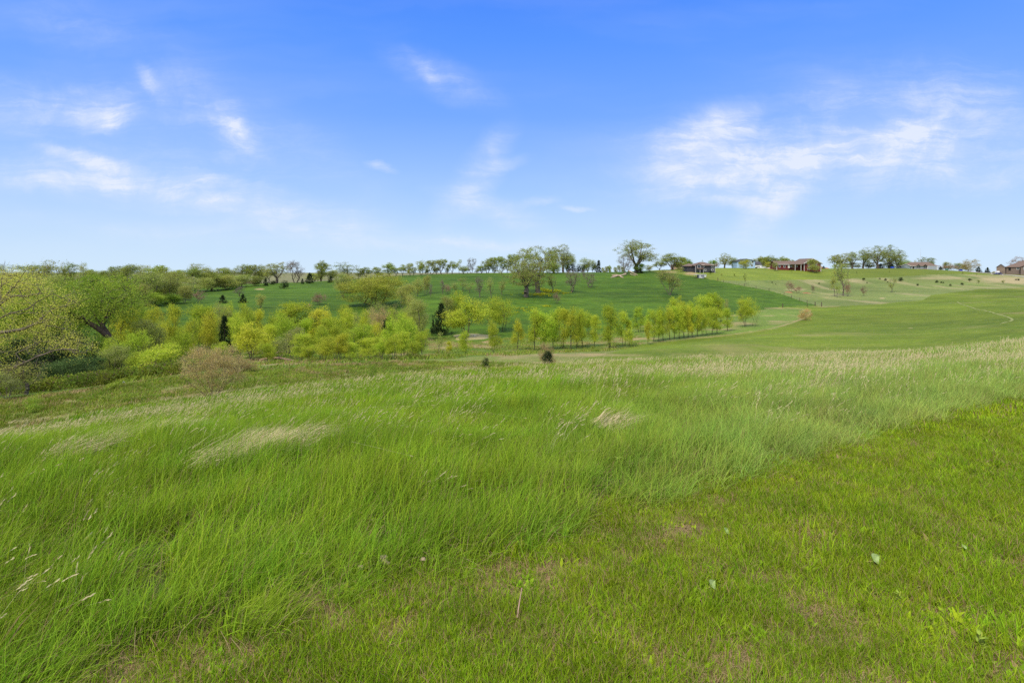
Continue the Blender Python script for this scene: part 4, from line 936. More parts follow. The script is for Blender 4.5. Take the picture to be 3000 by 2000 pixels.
region('mid trees of the left wood', 'tree', 'in the middle tier of the left wood', [
 ('grn', 80, 62, 845, 200, 'pale green'), ('grn', 190, 74, 840, 120, 'fresh green'), ('grn', 405, 95, 860, 90, 'fresh green'),  ('grn', 130, 66, 940, 110, 'bright green'), ('dul', 440, 70, 930, 90, 'shaded')])
region('willows of the left wood', 'willow', 'among the bright willows of the left wood', [
 ('gol', 379, 75, 897, 92, 'yellow'), ('gol', 446, 80, 890, 64, 'yellow'), ('gol', 507, 84, 889, 58, 'golden'), ('gol', 472, 74, 938, 56, 'golden'), ('wil', 539, 72, 958, 66, 'soft yellow'), ('wil', 583, 90, 890, 92, 'wide yellow green'), ('gol', 609, 86, 908, 60, 'yellow'), ('wil', 392, 62, 966, 92, 'low'),
 ('wil', 420, 96, 905, 70, 'pale'), ('wil', 345, 58, 985, 80, 'short'), ('wil', 500, 68, 985, 70, 'short'), ('gol', 560, 82, 930, 60, 'golden')])
plant('dul', 648, 112, 883, 60, 'dull grey tree behind the bright left willows')
plant('tal', 659, 95, 925, 44, 'tall black-green conifer standing among the left willows', name='conifer_tree')
plant('jun', 800, 112, 934, 38, 'dark cedar behind the middle willows')
region('low willows along the creek', 'willow', 'in the low rank along the creek, left half', [
 ('wil', 640, 66, 1000, 60, 'short'), ('wil', 430, 54, 1020, 90, 'low'), ('grn', 300, 70, 960, 90, 'green'), ('wil', 620, 100, 920, 70, 'pale'), ('wil', 690, 105, 925, 60), ('wil', 800, 100, 915, 60, 'pale'), ('wil', 780, 72, 1000, 60, 'low'), ('wil', 940, 78, 950, 70), ('wil', 880, 76, 975, 70, 'short'), ('gol', 1100, 84, 940, 60, 'golden'), ('wil', 1140, 90, 925, 70), ('wil', 1160, 66, 990, 50, 'low'), ('wil', 1100, 68, 985, 50, 'low')])
region('willows of the creek bend', 'willow', 'among the willows round the fallen branch', [
 ('wil', 676, 120, 882, 54), ('wil', 701, 82, 912, 66, 'slim'), ('wil', 730, 90, 885, 74, 'tall'), ('gol', 757, 95, 903, 50, 'golden'), ('gol', 737, 78, 943, 96, 'many-stemmed golden'), ('gol', 785, 84, 948, 50, 'low golden'), ('wil', 844, 92, 915, 96, 'broad'), ('wil', 868, 112, 882, 116, 'widest'), ('wil', 822, 120, 902, 50, 'pale'), ('wil', 900, 100, 930, 60)])
plant('smb', 855, 84, 958, 72, 'grey stemmy tree right above the fallen branch', name='sparse_tree', cat='tree')
plant('smb', 818, 80, 985, 50, 'low grey leaning bush at the fallen branch')
region('trees of the dark thicket', 'tree', 'in the dark thicket left of the pond', [
 ('gol', 944, 100, 896, 76, 'golden'), ('ced', 925, 106, 916, 60, 'dark cedar'), ('ced', 958, 104, 945, 60, 'black green cedar'), ('wil', 972, 94, 927, 76, 'yellow green'), ('wil', 1020, 96, 902, 56, 'slim willow'), ('dul', 1038, 104, 912, 50, 'dull'), ('gol', 1060, 100, 905, 44, 'golden'), ('brn', 1097, 112, 898, 90, 'brown'), ('dul', 1120, 130, 880, 80, 'grey green'), ('wil', 1165, 118, 900, 60, 'soft green'), ('wil', 1010, 118, 890, 60, 'soft green'), ('ced', 1135, 108, 930, 56, 'dark'), ('wil', 1200, 112, 915, 60, 'yellow green'), ('spr', 1153, 106, 886, 26, 'thin poplar'), ('dul', 1224, 126, 870, 66, 'grey green'), ('dul', 1205, 150, 862, 50, 'soft olive')])
plant('smb', 1242, 142, 916, 36, 'dark low shrub left of the dense dark cedar')
plant('ced', 1268, 138, 934, 14, 'narrow dark cedar near the pond')
plant('ced', 1293, 136, 888, 54, 'dense dark cedar at left of the large pond willow')
plant('wil', 1367, 130, 868, 132, 'large spreading willow above the pond', rot=.3)
plant('dul', 1312, 150, 866, 60, 'pale green tree behind the dense dark cedar')
plant('wil', 1346, 152, 850, 58, 'pale willow behind the large pond willow')
plant('clu', 1469, 142, 867, 104, 'dense clump of straight-stemmed willows right of the pond')
region('front willows left of the pond', 'willow', 'in the front row along the terrace, left of pond', [
 ('wil', 906, 62, 1008, 60, 'low'), ('gol', 951, 60, 983, 62, 'golden'), ('gol', 1000, 62, 976, 58, 'golden'), ('wil', 1053, 75, 946, 92, 'broad green'), ('wil', 1074, 60, 988, 58), ('wil', 1117, 57, 984, 50, 'pale'), ('wil', 1153, 56, 980, 54), ('wil', 1189, 80, 917, 104, 'tallest'), ('wil', 1209, 58, 996, 46, 'slim'), ('wil', 1237, 75, 964, 50, 'narrow'), ('wil', 1030, 66, 1002, 56), ('wil', 1178, 66, 968, 56), ('gol', 985, 70, 950, 56, 'golden')])
region('small willows round the pond', 'willow', 'among the small willows in front of the pond', [
 ('sap', 1286, 98, 972, 26, 'sparse'), ('gol', 1316, 95, 998, 20, 'tiny golden'), ('sap', 1312, 76, 1020, 18, 'leafless small'), ('row', 1365, 80, 968, 40, 'slim'), ('wil', 1445, 86, 935, 50, 'conical green'), ('rog', 1516, 105, 931, 40, 'golden')])
region('willows of the middle row', 'willow', 'in the row below the pasture, left half', [
 ('wil', 1593, 106, 902, 84, 'broad'), ('row', 1566, 104, 909, 50), ('row', 1620, 108, 913, 40, 'slim'), ('rog', 1648, 107, 901, 44, 'golden'), ('rog', 1673, 106, 897, 48, 'golden'), ('row', 1690, 108, 899, 46), ('row', 1706, 110, 905, 40), ('row', 1640, 128, 897, 36, 'pale'), ('wil', 1724, 134, 910, 44, 'low green'),
 ('row', 1741, 110, 920, 36, 'small'), ('row', 1786, 107, 885, 52, 'tall pointed'), ('row', 1829, 108, 906, 46), ('rog', 1844, 108, 937, 22, 'small golden'), ('row', 1872, 135, 896, 40), ('rog', 1898, 112, 936, 24, 'small golden'), ('row', 1900, 130, 903, 28, 'slim')])
region('willows of the dense right row', 'willow', 'in the dense willow row, right half', [
 ('row', 1915, 116, 906, 34), ('row', 1930, 117, 908, 28, 'slim'), ('row', 1943, 118, 895, 38), ('rog', 1961, 119, 892, 38, 'golden'), ('row', 1976, 120, 895, 34), ('row', 1990, 121, 888, 38, 'tall'), ('rog', 2004, 122, 885, 40, 'golden'), ('rog', 2016, 122, 891, 32, 'golden'), ('row', 2027, 123, 897, 34), ('rog', 2043, 124, 890, 38, 'golden'),
 ('row', 2058, 125, 903, 30, 'low'), ('clu', 2083, 126, 895, 56, 'many-stemmed'), ('row', 2101, 128, 908, 36), ('row', 2131, 133, 901, 36, 'lone small')])
region('willows behind the right row', 'willow', 'in the rank behind the right row', [
 ('row', 1971, 152, 869, 30), ('rog', 1994, 152, 864, 36, 'golden'), ('row', 2018, 150, 879, 28, 'low'), ('clu', 2062, 148, 862, 64, 'broad'), ('wil', 2086, 150, 854, 48, 'tallest'), ('row', 2112, 150, 871, 40), ('spr', 2132, 156, 874, 18, 'thin')])
plant('clu', 2193, 140, 866, 62, 'bright upright many-stemmed willow standing apart in the basin')
plant('brn', 2359, 150, 903, 40, 'brown vase-shaped bush at right end of the basin')
# prairie
region('tall sparse clump on the prairie', 'sapling', 'in the tall sparse clump on the prairie', [
 ('sap', 2445, 258, 788, 26, 'grey'), ('spr', 2470, 262, 752, 46, 'tall pale green'), ('rus', 2484, 260, 825, 26, 'low brown'), ('sap', 2452, 255, 820, 20, 'short')])
plant('rus', 2316, 272, 822, 30, 'grey bush above the dirt patch')
plant('rus', 2337, 270, 837, 26, 'dark brown low bush on the dirt patch')
plant('spr', 2613, 280, 812, 22, 'lone grey sapling on the prairie')
plant('rus', 2531, 262, 834, 18, 'small brown bush right of the sparse clump')
plant('rus', 2382, 275, 833, 14, 'small grey shrub left of the sparse clump')
plant('sap', 2186, 290, 795, 14, 'brown sapling on the bright mown strip')
plant('jun', 2081, -804, 792, 11, 'round dark evergreen below the slate house')
CE = [(2530, 819, 9), (2578, 817, 6), (2594, 819, 8), (2601, 827, 5), (2639, 819, 13), (2540, 828, 4), (2688, 834, 7), (2744, 825, 9), (2757, 827, 6), (2763, 828, 5), (2784, 835, 7), (2819, 833, 9), (2841, 821, 10), (2976, 819, 5), (2984, 819, 7), (2262, 828, 5), (2273, 833, 4), (2400, 830, 5)]
for i, (u, v, w) in enumerate(sorted(CE)):
    plant('jun', u, uv2d(u, v + w * .4, 150, 420), v - w * .55, w, f"little dark cedar, {'last' if i == len(CE) - 1 else ORD[i + 1]} from the left dotted over the pale prairie", 'small cedars dotted over the prairie')
SP = [(2510, 798, 6), (2606, 796, 6), (2821, 800, 9), (2861, 803, 7), (2912, 802, 10), (2866, 827, 12), (2940, 828, 12), (2153, 806, 9), (2115, 806, 8), (2320, 795, 6)]
for i, (u, v, w) in enumerate(sorted(SP)):
    plant('sap', u, uv2d(u, v + 3, 150, 420), v - w * .7, w, f"tiny leafless sapling, {'last' if i == len(SP) - 1 else ORD[i + 1]} from the left on the upper prairie", 'saplings on the upper prairie')
# near shrubs
plant('brn', 622, 26.5, 1012, 176, 'brown twiggy rounded shrub on the crest of the meadow', rot=1.2)
plant('brn', 700, 40, 1046, 90, 'yellowish shrub behind the brown twiggy shrub')
plant('wil', 470, 45, 1010, 150, 'bright yellow-green bush at the foot of the left wood')
plant('wil', 389, 42, 1098, 40, 'small yellow-green bush left of the bright bush')
plant('tuf', 346, 37, 1108, 60, 'low grassy tuft in front of the left wood')
plant('tuf', 96, 31, 1157, 56, 'small dark tuft at the left edge of the terrace')
plant('jun', 172, 50, 972, 190, 'broad black cedar under the leaning branches')
plant('jun', 60, 52, 985, 150, 'second black cedar behind the leaning trunk')
plant('blu', 160, 45, 1060, 100, 'blue-green rounded evergreen bush below the black cedar')
plant('blu', 217, 47, 1044, 110, 'blue-green bush, middle of the evergreen bushes')
plant('blu', 262, 54, 1040, 90, 'rightmost dark green bush beside the brush pile')
plant('spr', 76, 38, 1052, 120, 'pale-stemmed scrubby small tree before the black cedars', rot=.5)
plant('smb', 20, 36, 1090, 90, 'brushy undergrowth at left edge of the wood')
plant('dul', 330, 56, 1010, 100, 'shaded green bush behind the brush pile')
plant('tuf', 2079, 30, 1036, 30, 'green leafy bush standing in the seed heads of the meadow')
plant('jun', 1422, 30.5, 1046, 26, 'dark juniper seedling on the meadow crest, left of two')
plant('jun', 1603, 31.5, 1026, 34, 'dark juniper seedling on the meadow crest, right of two')
plant('brn', 1600, 34, 1002, 50, 'brown grassy shrub behind the right juniper seedling')
plant('tuf', 1090, 28.5, 1063, 30, 'low green tuft on the meadow crest below the front willows')
# ------------------------------------------------------------ the two custom trees of the left wood
def custom_tree(name, limbs, box, D0, dD, n, nl, ls, spread, leaf, bark, label, trunk_r, seed, twig=12, extra=None, asp=.26):
    """limbs: polylines of (column,row,distance); crown targets fill the given lobes (u,v,ru,rv)"""
    r = np.random.default_rng(seed)
    W = lambda u, v, D: np.array([(u - CU) / F * D, D, CZ - (v - HV) / F * D])
    base = W(*limbs[0][0])
    roots = [[W(*q) - base for q in l] for l in limbs]
    fine = []
    for l in roots:
        o = [l[0]]
        for a, b in zip(l[:-1], l[1:]):
            for f in (.33, .67, 1): o.append(a + (b - a) * f + r.normal(size=3) * .02 * (f < 1))
        fine.append(o)
    T_ = []
    while len(T_) < n:
        b = box[r.integers(len(box))]; a = r.uniform(0, 6.28); q = math.sqrt(r.uniform(.05, 1))
        T_.append(W(b[0] + b[2] * q * math.cos(a), b[1] + b[3] * q * math.sin(a), D0 + dD * r.uniform(-1, 1)) - base)
    T_ = np.array(T_)
    # join limb polylines that start on another limb
    P = []; par = []
    for li, l in enumerate(fine):
        prev = -1
        if li: A = np.array(P); prev = int(np.argmin(np.linalg.norm(A - l[0], axis=1)))
        for q in l: P.append(np.array(q)); par.append(prev); prev = len(P) - 1
    order = np.argsort([min(np.linalg.norm(t - p) for p in P) for t in T_]); ends = []
    for i in order:
        t = T_[i]; A = np.array(P); d = t - A; dist = np.linalg.norm(d, axis=1)
        j = int(np.argmin(dist * (1 + .4 * np.clip(-d[:, 2] / (dist + 1e-6), 0, 1)))); k = max(1, int(dist[j] / .35)); prev = j; s = P[j]; side = r.normal(size=3) * dist[j] * .12
        for q in range(1, k + 1):
            f = q / k; P.append(s + (t - s) * f + side * math.sin(math.pi * f)); par.append(prev); prev = len(P) - 1
        ends.append(prev)
    P = np.array(P); par = np.array(par)
    V, Fq = tubes(P, par, .012, trunk_r, 2.0)
    C = P[ends]; cr = r.uniform(0, 1, len(C))
    LV, LF, G = leaves(r, C, nl, spread, ls, asp, cr, 0); TV, TF_, TG = leaves(r, C, twig, spread * .8, spread * 1.6, .012, cr, 0, .4)
    root = bpy.data.objects.new(name, None); COL.objects.link(root); root.location = base; tag(root, label, 'tree')
    me = mesh_np('trunk', V, Fq, smooth=True); obj('trunk', me, BM[bark], root)
    me = mesh_np('crown', np.concatenate([LV, TV]), [np.concatenate([LF, TF_ + len(LV)])], {'g': ('FLOAT_VECTOR', np.concatenate([G, TG]))})
    me.materials.append(LM[leaf]); me.materials.append(LM['twig']); mi = np.zeros(len(me.polygons), np.int32); mi[len(LF):] = 1; me.polygons.foreach_set('material_index', mi)
    obj('crown', me, None, root)
custom_tree('leaning_tree', [
    [(-85, 1165, 39), (-75, 1080, 39), (-50, 990, 39), (-25, 930, 39), (-5, 895, 39), (12, 872, 39), (30, 852, 39), (48, 832, 39), (62, 812, 39), (76, 792, 39)],
    [(-80, 1140, 39), (-30, 1136, 38.5), (0, 1118, 38), (12, 1097, 38), (35, 1078, 38), (75, 1061, 38), (112, 1043, 37.5), (150, 1030, 37.5), (188, 1022, 37.5), (222, 1024, 37.5), (250, 1034, 37.5)],
    [(-60, 1010, 39), (-20, 982, 38.5), (20, 972, 38), (62, 966, 38), (92, 954, 38), (112, 944, 38), (126, 928, 38), (150, 908, 38), (176, 899, 38), (202, 893, 38), (232, 884, 38), (262, 874, 38)],
    [(-5, 895, 39), (3, 860, 39.5), (5, 822, 39.5), (10, 792, 39.5), (15, 766, 39.5)],
    [(-10, 900, 39), (22, 874, 38.5), (48, 866, 38.5), (72, 868, 38.5), (100, 862, 38.5), (135, 858, 38.5)],
    [(-40, 960, 39), (0, 932, 38.5), (22, 920, 38.3), (60, 911, 38.3), (84, 904, 38.3), (105, 886, 38.3), (130, 872, 38.3), (155, 860, 38.3)],
    [(22, 921, 38.3), (50, 918, 38), (82, 916, 38), (130, 918, 38)],
    [(-75, 1133, 39), (-20, 1128, 38), (20, 1131, 37.5), (62, 1136, 37.5)],
    [(112, 1043, 37.5), (106, 1070, 37.3), (98, 1082, 37.3)], [(140, 1032, 37.5), (166, 1015, 37.5), (184, 1000, 37.5), (188, 980, 37.5)]],
    [(20, 850, 80, 50), (80, 850, 100, 45), (150, 880, 90, 35), (80, 930, 110, 45), (150, 965, 90, 40), (60, 1000, 100, 40), (230, 1015, 50, 25), (-20, 900, 80, 110), (50, 820, 80, 28), (-40, 1040, 60, 60)],
    39, 1.8, 360, 60, .070, .32, 'pale', 'grey', 'half-bare leaning tree with long arching limbs reaching in at the left edge', .36, 5, twig=4)
custom_tree('leafy_tree', [
    [(345, 1075, 66), (338, 1020, 66), (326, 994, 66), (300, 972, 66), (276, 955, 66), (258, 944, 66), (240, 932, 65.5), (216, 926, 65.5), (198, 908, 65), (165, 903, 65)],
    [(330, 1000, 66), (312, 975, 66.5), (298, 955, 66.5), (286, 938, 66.5), (276, 915, 66.5), (272, 890, 66.5)],
    [(298, 955, 66.5), (312, 930, 67), (330, 905, 67), (352, 884, 67), (384, 862, 67)], [(276, 915, 66.5), (262, 880, 67), (250, 850, 67)]],
    [(260, 870, 100, 50), (190, 880, 90, 50), (330, 860, 90, 50), (250, 915, 110, 40), (150, 910, 70, 40), (330, 900, 80, 40)], 66, 4, 300, 60, .20, .55, 'green', 'dark', 'great bright green tree with dark slanting limbs in the left wood', .5, 6, twig=4)

# ------------------------------------------------------------ building materials
def plain(name, c, rough=.7, var=.12, scale=3.0, spec=.2, lines=None, metal=0.0):
    m = bpy.data.materials.new(name); m.use_nodes = True; t = NT(m.node_tree)
    P = t.n('ShaderNodeTexCoord').outputs['Object']
    n = t.noise(P, scale, 5, .6)
    col = t.mix(1, c, t.ramp(n, [(.25, (1 - var,) * 3), (.75, (1 + var,) * 3)]), 'MULTIPLY')
    ins = {'Base Color': col, 'Roughness': rough, 'Specular IOR Level': spec, 'Metallic': metal}
    if lines:
        w = t.n('ShaderNodeTexWave', {0: P, 'Scale': lines[1], 'Distortion': .0}, bands_direction=lines[0])
        ins['Normal'] = t.n('ShaderNodeBump', {'Height': w.outputs[1], 'Strength': .6, 'Distance': .03}).outputs[0]
    bs = t.n('ShaderNodeBsdfPrincipled', ins); t.n('ShaderNodeOutputMaterial', {0: bs.outputs[0]}); return m
M = dict(slate=plain('slate siding', (.060, .062, .075), lines=('Z', 3)), trim=plain('white trim', (.72, .72, .70), var=.05), roof=plain('brown shingles', (.17, .125, .10), .9, .25, 2, lines=('Z', 4)),
         roofd=plain('dark shingles', (.07, .07, .08), .9, .2, 2), red=plain('barn red siding', (.145, .032, .030), lines=('X', 4)), blue=plain('pale blue siding', (.36, .52, .72), lines=('Z', 3)), glass=plain('window glass', (.03, .04, .05), .08, .1, 1, .8),
         ranch=plain('grey blue siding', (.30, .34, .38), lines=('Z', 3)), door=plain('blue grey door', (.22, .28, .31)), tan=plain('tan brick', (.36, .25, .18), var=.2, scale=8), taupe=plain('taupe siding', (.20, .155, .13), lines=('Z', 3)), taupe2=plain('taupe garage door', (.25, .19, .15), lines=('Z', 1.2)),
         wood=plain('deck wood', (.28, .17, .11)), post=plain('fence post wood', (.10, .07, .05), .9, .3, 10), wire=plain('fence wire', (.20, .19, .17), .6, .1), conc=plain('pale concrete', (.52, .46, .42), .9, .12), asph=plain('pale road', (.42, .37, .34), .9, .12, .5),
         white=plain('white panel', (.78, .78, .78), .5, .06), grey=plain('grey sheet metal', (.20, .22, .25), .5, .1), black=plain('black rubber', (.02, .02, .02), .8), dirt=plain('reddish dirt', (.34, .17, .09), .95, .3, 1), stone=plain('tan fieldstone', (.40, .31, .22), .9, .3, 14),
         navy=plain('navy paint', (.02, .03, .10), .3, .05, 1, .5), bin=plain('blue plastic', (.02, .06, .45), .5), green=plain('green plastic', (.01, .16, .10), .5), wtrk=plain('white car paint', (.75, .76, .78), .3, .03, 1, .5), purple=plain('purple stripe', (.10, .06, .25), .4),
         log=plain('bleached log wood', (.42, .33, .24), .9, .3, 3), dead=plain('bleached branch wood', (.35, .24, .17), .9, .3, 6), brn=plain('brown dirt clod', (.22, .13, .08), .9, .3, 30), steel=plain('galvanised steel', (.45, .45, .48), .5))
def place_root(name, u, D, label, cat, dz=0.0, rz=0.0, group=None):
    p = at(u, D); e = bpy.data.objects.new(name, None); COL.objects.link(e); e.location = (p.x, p.y, p.z + dz); e.rotation_euler = (0, 0, rz); tag(e, label, cat, group); return e
def window(root, x, z, w, h, y, mull=1, frame='trim', name='window'):
    f = MB(); b = .14
    f.box(x - w/2, x + w/2, y - .06, y + .02, z - b, z).box(x - w/2, x + w/2, y - .06, y + .02, z + h, z + h + b)
    f.box(x - w/2 - b, x - w/2, y - .06, y + .02, z - b, z + h + b).box(x + w/2, x + w/2 + b, y - .06, y + .02, z - b, z + h + b)
    for k in range(1, mull + 1): xx = x - w/2 + w * k / (mull + 1); f.box(xx - .04, xx + .04, y - .05, y + .01, z, z + h)
    o = f.build(name, M[frame], root); MB().box(x - w/2, x + w/2, y - .02, y + .03, z, z + h).build('pane', M['glass'], o); return o
def door(root, x, z, w, h, y, mat='trim', name='door'):
    o = MB().box(x - w/2, x + w/2, y - .05, y + .05, z, z + h).build(name, M[mat], root)
    if name == 'door': MB().box(x + w*.3, x + w*.38, y - .12, y - .05, z + h*.45, z + h*.5).build('handle', M['steel'], o)
    return o
def gable(mb, x0, x1, y0, y1, ze, zr, ov=.5, th=.22, axis='y'):
    """two sloping slabs; ridge runs along axis"""
    if axis == 'y':
        xm = (x0 + x1) / 2; s = (zr - ze) / (xm - x0); a = x0 - ov; b = x1 + ov; e = ze - s * ov
        mb.prism([(a, e), (xm, zr), (xm, zr + th), (a, e + th)], y0 - ov, y1 + ov, 'y'); mb.prism([(xm + .002, zr), (b, e), (b, e + th), (xm + .002, zr + th)], y0 - ov, y1 + ov, 'y')
    else:
        ym = (y0 + y1) / 2; s = (zr - ze) / (ym - y0); a = y0 - ov; b = y1 + ov; e = ze - s * ov
        mb.prism([(a, e), (ym, zr), (ym, zr + th), (a, e + th)], x0 - ov, x1 + ov, 'x'); mb.prism([(ym + .002, zr), (b, e), (b, e + th), (ym + .002, zr + th)], x0 - ov, x1 + ov, 'x')
def hip(mb, x0, x1, y0, y1, ze, zr, ov=.5):
    x0 -= ov; x1 += ov; y0 -= ov; y1 += ov; d = (y1 - y0) / 2; ym = (y0 + y1) / 2; a, b = x0 + d, x1 - d
    if a > b: a = b = (x0 + x1) / 2
    mb.poly([(x0, y0, ze), (x1, y0, ze), (b, ym, zr), (a, ym, zr)]); mb.poly([(x1, y1, ze), (x0, y1, ze), (a, ym, zr), (b, ym, zr)])
    mb.poly([(x0, y1, ze), (x0, y0, ze), (a, ym, zr)]); mb.poly([(x1, y0, ze), (x1, y1, ze), (b, ym, zr)])
    mb.box(x0, x1, y0, y1, ze - .25, ze - .003)
def px(D): return D / F

def houses():
    for (u, v) in ((2050, 798), (2360, 793.5), (2054, 815), (2955, 801), (2955, 806)): print('foot', u, v, uv2d(u, v, 200, 420))
    # slate grey walk-out house
    D = uv2d(2050, 798, 200, 420); k = px(D); r = place_root('slate_house', 2055, D, 'dark slate house with brown hip roof and small balcony on the hill', 'house')
    r.location.z = CZ - (797 - HV) * k
    X = lambda u: (u - 2055) * k
    Zz = lambda v: (797 - v) * k
    MB().box(X(2034), X(2096), .6, 11, -1.5, Zz(777)).box(X(2016), X(2034), 2.4, 11, -1.5, Zz(779)).prism([(X(2034), -1.5), (X(2056), -1.5), (X(2056), Zz(779)), (X(2045), Zz(773.5)), (X(2034), Zz(779))], -1.2, .6).build('wall', M['slate'], r)
    rf = MB(); hip(rf, X(2034), X(2096), .6, 11, Zz(777), Zz(767), .7); hip(rf, X(2016), X(2040), 2.4, 10, Zz(779), Zz(771), .6); gable(rf, X(2034), X(2056), -1.2, 4, Zz(778.5), Zz(773), .4, .2); rf.build('roof', M['roof'], r)
    for (u, v, w, h) in ((2060, 782.5, 1.7, 1.3), (2089, 783, 1.3, 1.4)): window(r, X(u), Zz(v), w, h, .6)
    for (u, v) in ((2067, 793), (2088, 792)): window(r, X(u), Zz(v), 1.0, .8, .6, 0)
    door(r, X(2046), Zz(785.5), 2.0, 1.9, -1.2, 'trim', 'balcony_door'); MB().box(X(2046) - .85, X(2046) + .85, -1.27, -1.24, Zz(785), Zz(785) + 1.6).build('pane', M['glass'], r)
    dk = MB().box(X(2038), X(2056), -3.6, -1.2, Zz(788.5), Zz(787.8))
    for i in range(14): xx = X(2038) + (X(2056) - X(2038)) * i / 13; dk.box(xx - .03, xx + .03, -3.6, -3.54, Zz(787.8), Zz(784.3))
    dk.box(X(2038), X(2056), -3.62, -3.52, Zz(784.3), Zz(784)); dk.build('balcony', M['wood'], r)
    MB().box(X(2035.4), X(2036), -1.5, -1.3, -1.5, Zz(778)).box(X(2045), X(2045.6), -3.4, -3.2, -1.5, Zz(788.6)).box(X(2095.4), X(2096.1), .45, .58, -1, Zz(777.6)).box(X(2054.8), X(2055.3), -3.4, -3.2, -1.5, Zz(788.6)).build('corner_post', M['trim'], r)
    door(r, X(2042), Zz(796), 1.6, 1.9, -1.2, 'glass', 'patio_door')
    # low tan house behind
    D = 440; k = px(D); r = place_root('tan_house', 1995, D, 'low tan brick house half hidden behind the slate house', 'house'); r.location.z = CZ - (785 - HV) * k
    X = lambda u: (u - 1995) * k; Zz = lambda v: (785 - v) * k
    MB().box(X(1974), X(2022), 0, 9, -2, Zz(776)).build('wall', M['tan'], r); rf = MB(); hip(rf, X(1974), X(2022), 0, 9, Zz(776), Zz(771.5)); rf.build('roof', M['roof'], r)
    for u in (1998, 2005, 2013): window(r, X(u), Zz(782), 1.1, 1.3, 0, 0)
    # blue house with garage
    D = 425; k = px(D); r = place_root('blue_house', 2185, D, 'pale blue two-storey house behind the round olive tree', 'house'); r.location.z = CZ - (785 - HV) * k
    X = lambda u: (u - 2185) * k; Zz = lambda v: (785 - v) * k
    MB().prism([(X(2159), -2), (X(2212), -2), (X(2212), Zz(764.5)), (X(2186), Zz(759)), (X(2159), Zz(766))], 0, 10).build('wall', M['blue'], r)
    rf = MB(); rf.prism([(X(2157), Zz(766.6)), (X(2186), Zz(758.8)), (X(2186), Zz(757.8)), (X(2157), Zz(765.4))], -.6, 10.5); rf.prism([(X(2186) + .003, Zz(758.8)), (X(2214), Zz(765)), (X(2214), Zz(764)), (X(2186) + .003, Zz(757.8))], -.6, 10.5); rf.build('roof', M['roofd'], r)
    for (u, v) in ((2205, 770), (2166, 772), (2203, 780)): window(r, X(u), Zz(v), 1.2, 1.3, 0, 0)
    g = MB().box(X(2212) + .01, X(2233), 1, 9, -2, Zz(776)).build('garage', M['white'], r); rf = MB(); gable(rf, X(2213.5), X(2232), 1, 9, Zz(775), Zz(767), .4, .2, 'x'); rf.build('garage_roof', M['roofd'], r); door(r, X(2222), Zz(784.5), 3.2, 2, 1, 'trim', 'garage_door')
    # red house
    D = uv2d(2360, 793.5, 200, 420); k = px(D); r = place_root('red_house', 2340, D, 'long barn red house with brown roof and white trimmed windows', 'house'); r.location.z = CZ - (793 - HV) * k
    X = lambda u: (u - 2340) * k; Zz = lambda v: (793 - v) * k
    MB().box(X(2275), X(2312), 0, 9, -1.5, Zz(774.5)).box(X(2312) + .01, X(2353), 1.8, 9, -1.5, Zz(774.5)).prism([(X(2353), -2.5), (X(2403), -2.5), (X(2403), Zz(771)), (X(2378), Zz(758)), (X(2353), Zz(771))], -1, 15).prism([(0, Zz(774.5)), (9, Zz(774.5)), (4.5, Zz(765.6))], X(2275), X(2275) + .1, 'x').build('wall', M['red'], r)
    rf = MB(); gable(rf, X(2274), X(2360), 0, 9, Zz(774.2), Zz(765), .6, .22, 'x'); gable(rf, X(2353), X(2403), -1, 15, Zz(771), Zz(757.8), .9, .22, 'y')
    rf.prism([(-1.6, Zz(774.6)), (4.4, Zz(768.5)), (4.4, Zz(768)), (-1.6, Zz(774))], X(2312), X(2352), 'x'); rf.build('roof', M['roof'], r)
    MB().box(X(2275), X(2275) + .28, -.06, -.005, -.5, Zz(774.7)).box(X(2353), X(2354.3), -1.1, -1.005, -.5, Zz(771.4)).box(X(2401.5), X(2403), -1.1, -1.005, -.5, Zz(771.4)).box(X(2354.3), X(2401.5), -1.08, -1.005, Zz(771.9), Zz(771)).box(X(2274), X(2345), -.75, -.62, Zz(775.2), Zz(774.3)).build('trim', M['trim'], r)
    sl = (Zz(757.8) - Zz(771)) / (X(2378) - X(2353))
    MB().prism([(X(2350), Zz(771) - 3 * k * sl - .1), (X(2378), Zz(757.8) - .1), (X(2378), Zz(757.8) + .26), (X(2350), Zz(771) - 3 * k * sl + .26)], -1.98, -1.92).prism([(X(2378) + .003, Zz(757.8) - .1), (X(2406), Zz(771) - 3 * k * sl - .1), (X(2406), Zz(771) - 3 * k * sl + .26), (X(2378) + .003, Zz(757.8) + .26)], -1.98, -1.92).build('gable_trim', M['trim'], r)
    for (u, v) in ((2284, 783), (2298, 783)): window(r, X(u), Zz(v), .9, 1.3, 0, 0)
    for (u, v) in ((2368, 781), (2388, 781)): window(r, X(u), Zz(v), 1.0, 1.5, -1, 0)
    window(r, X(2367), Zz(789.5), 1.3, .7, -1, 0, name='basement_window')
    door(r, X(2311), Zz(785), 1.2, 2.0, -.03, 'trim'); door(r, X(2328), Zz(785.5), 1.1, 2, 1.8, 'wood', 'back_door'); window(r, X(2321), Zz(782), 1.4, 1, 1.8); window(r, X(2337), Zz(782), 1.4, 1, 1.8)
    MB().box(X(2343), X(2344), -1.5, -1.25, -.4, Zz(774.6)).box(X(2326), X(2326.8), -1.5, -1.25, -.4, Zz(774.6)).build('porch_post', M['trim'], r)
    # grey blue ranch
    D = 418; k = px(D); r = place_root('ranch_house', 2690, D, 'low grey-blue ranch house with brown roof beyond the road', 'house'); th = math.atan((2690 - CU) / F); r.rotation_euler.z = -th; kx = k * math.cos(th); r.location.z = CZ - (789.5 - HV) * k
    X = lambda u: (u - 2690) * kx; Zz = lambda v: (789.5 - v) * k
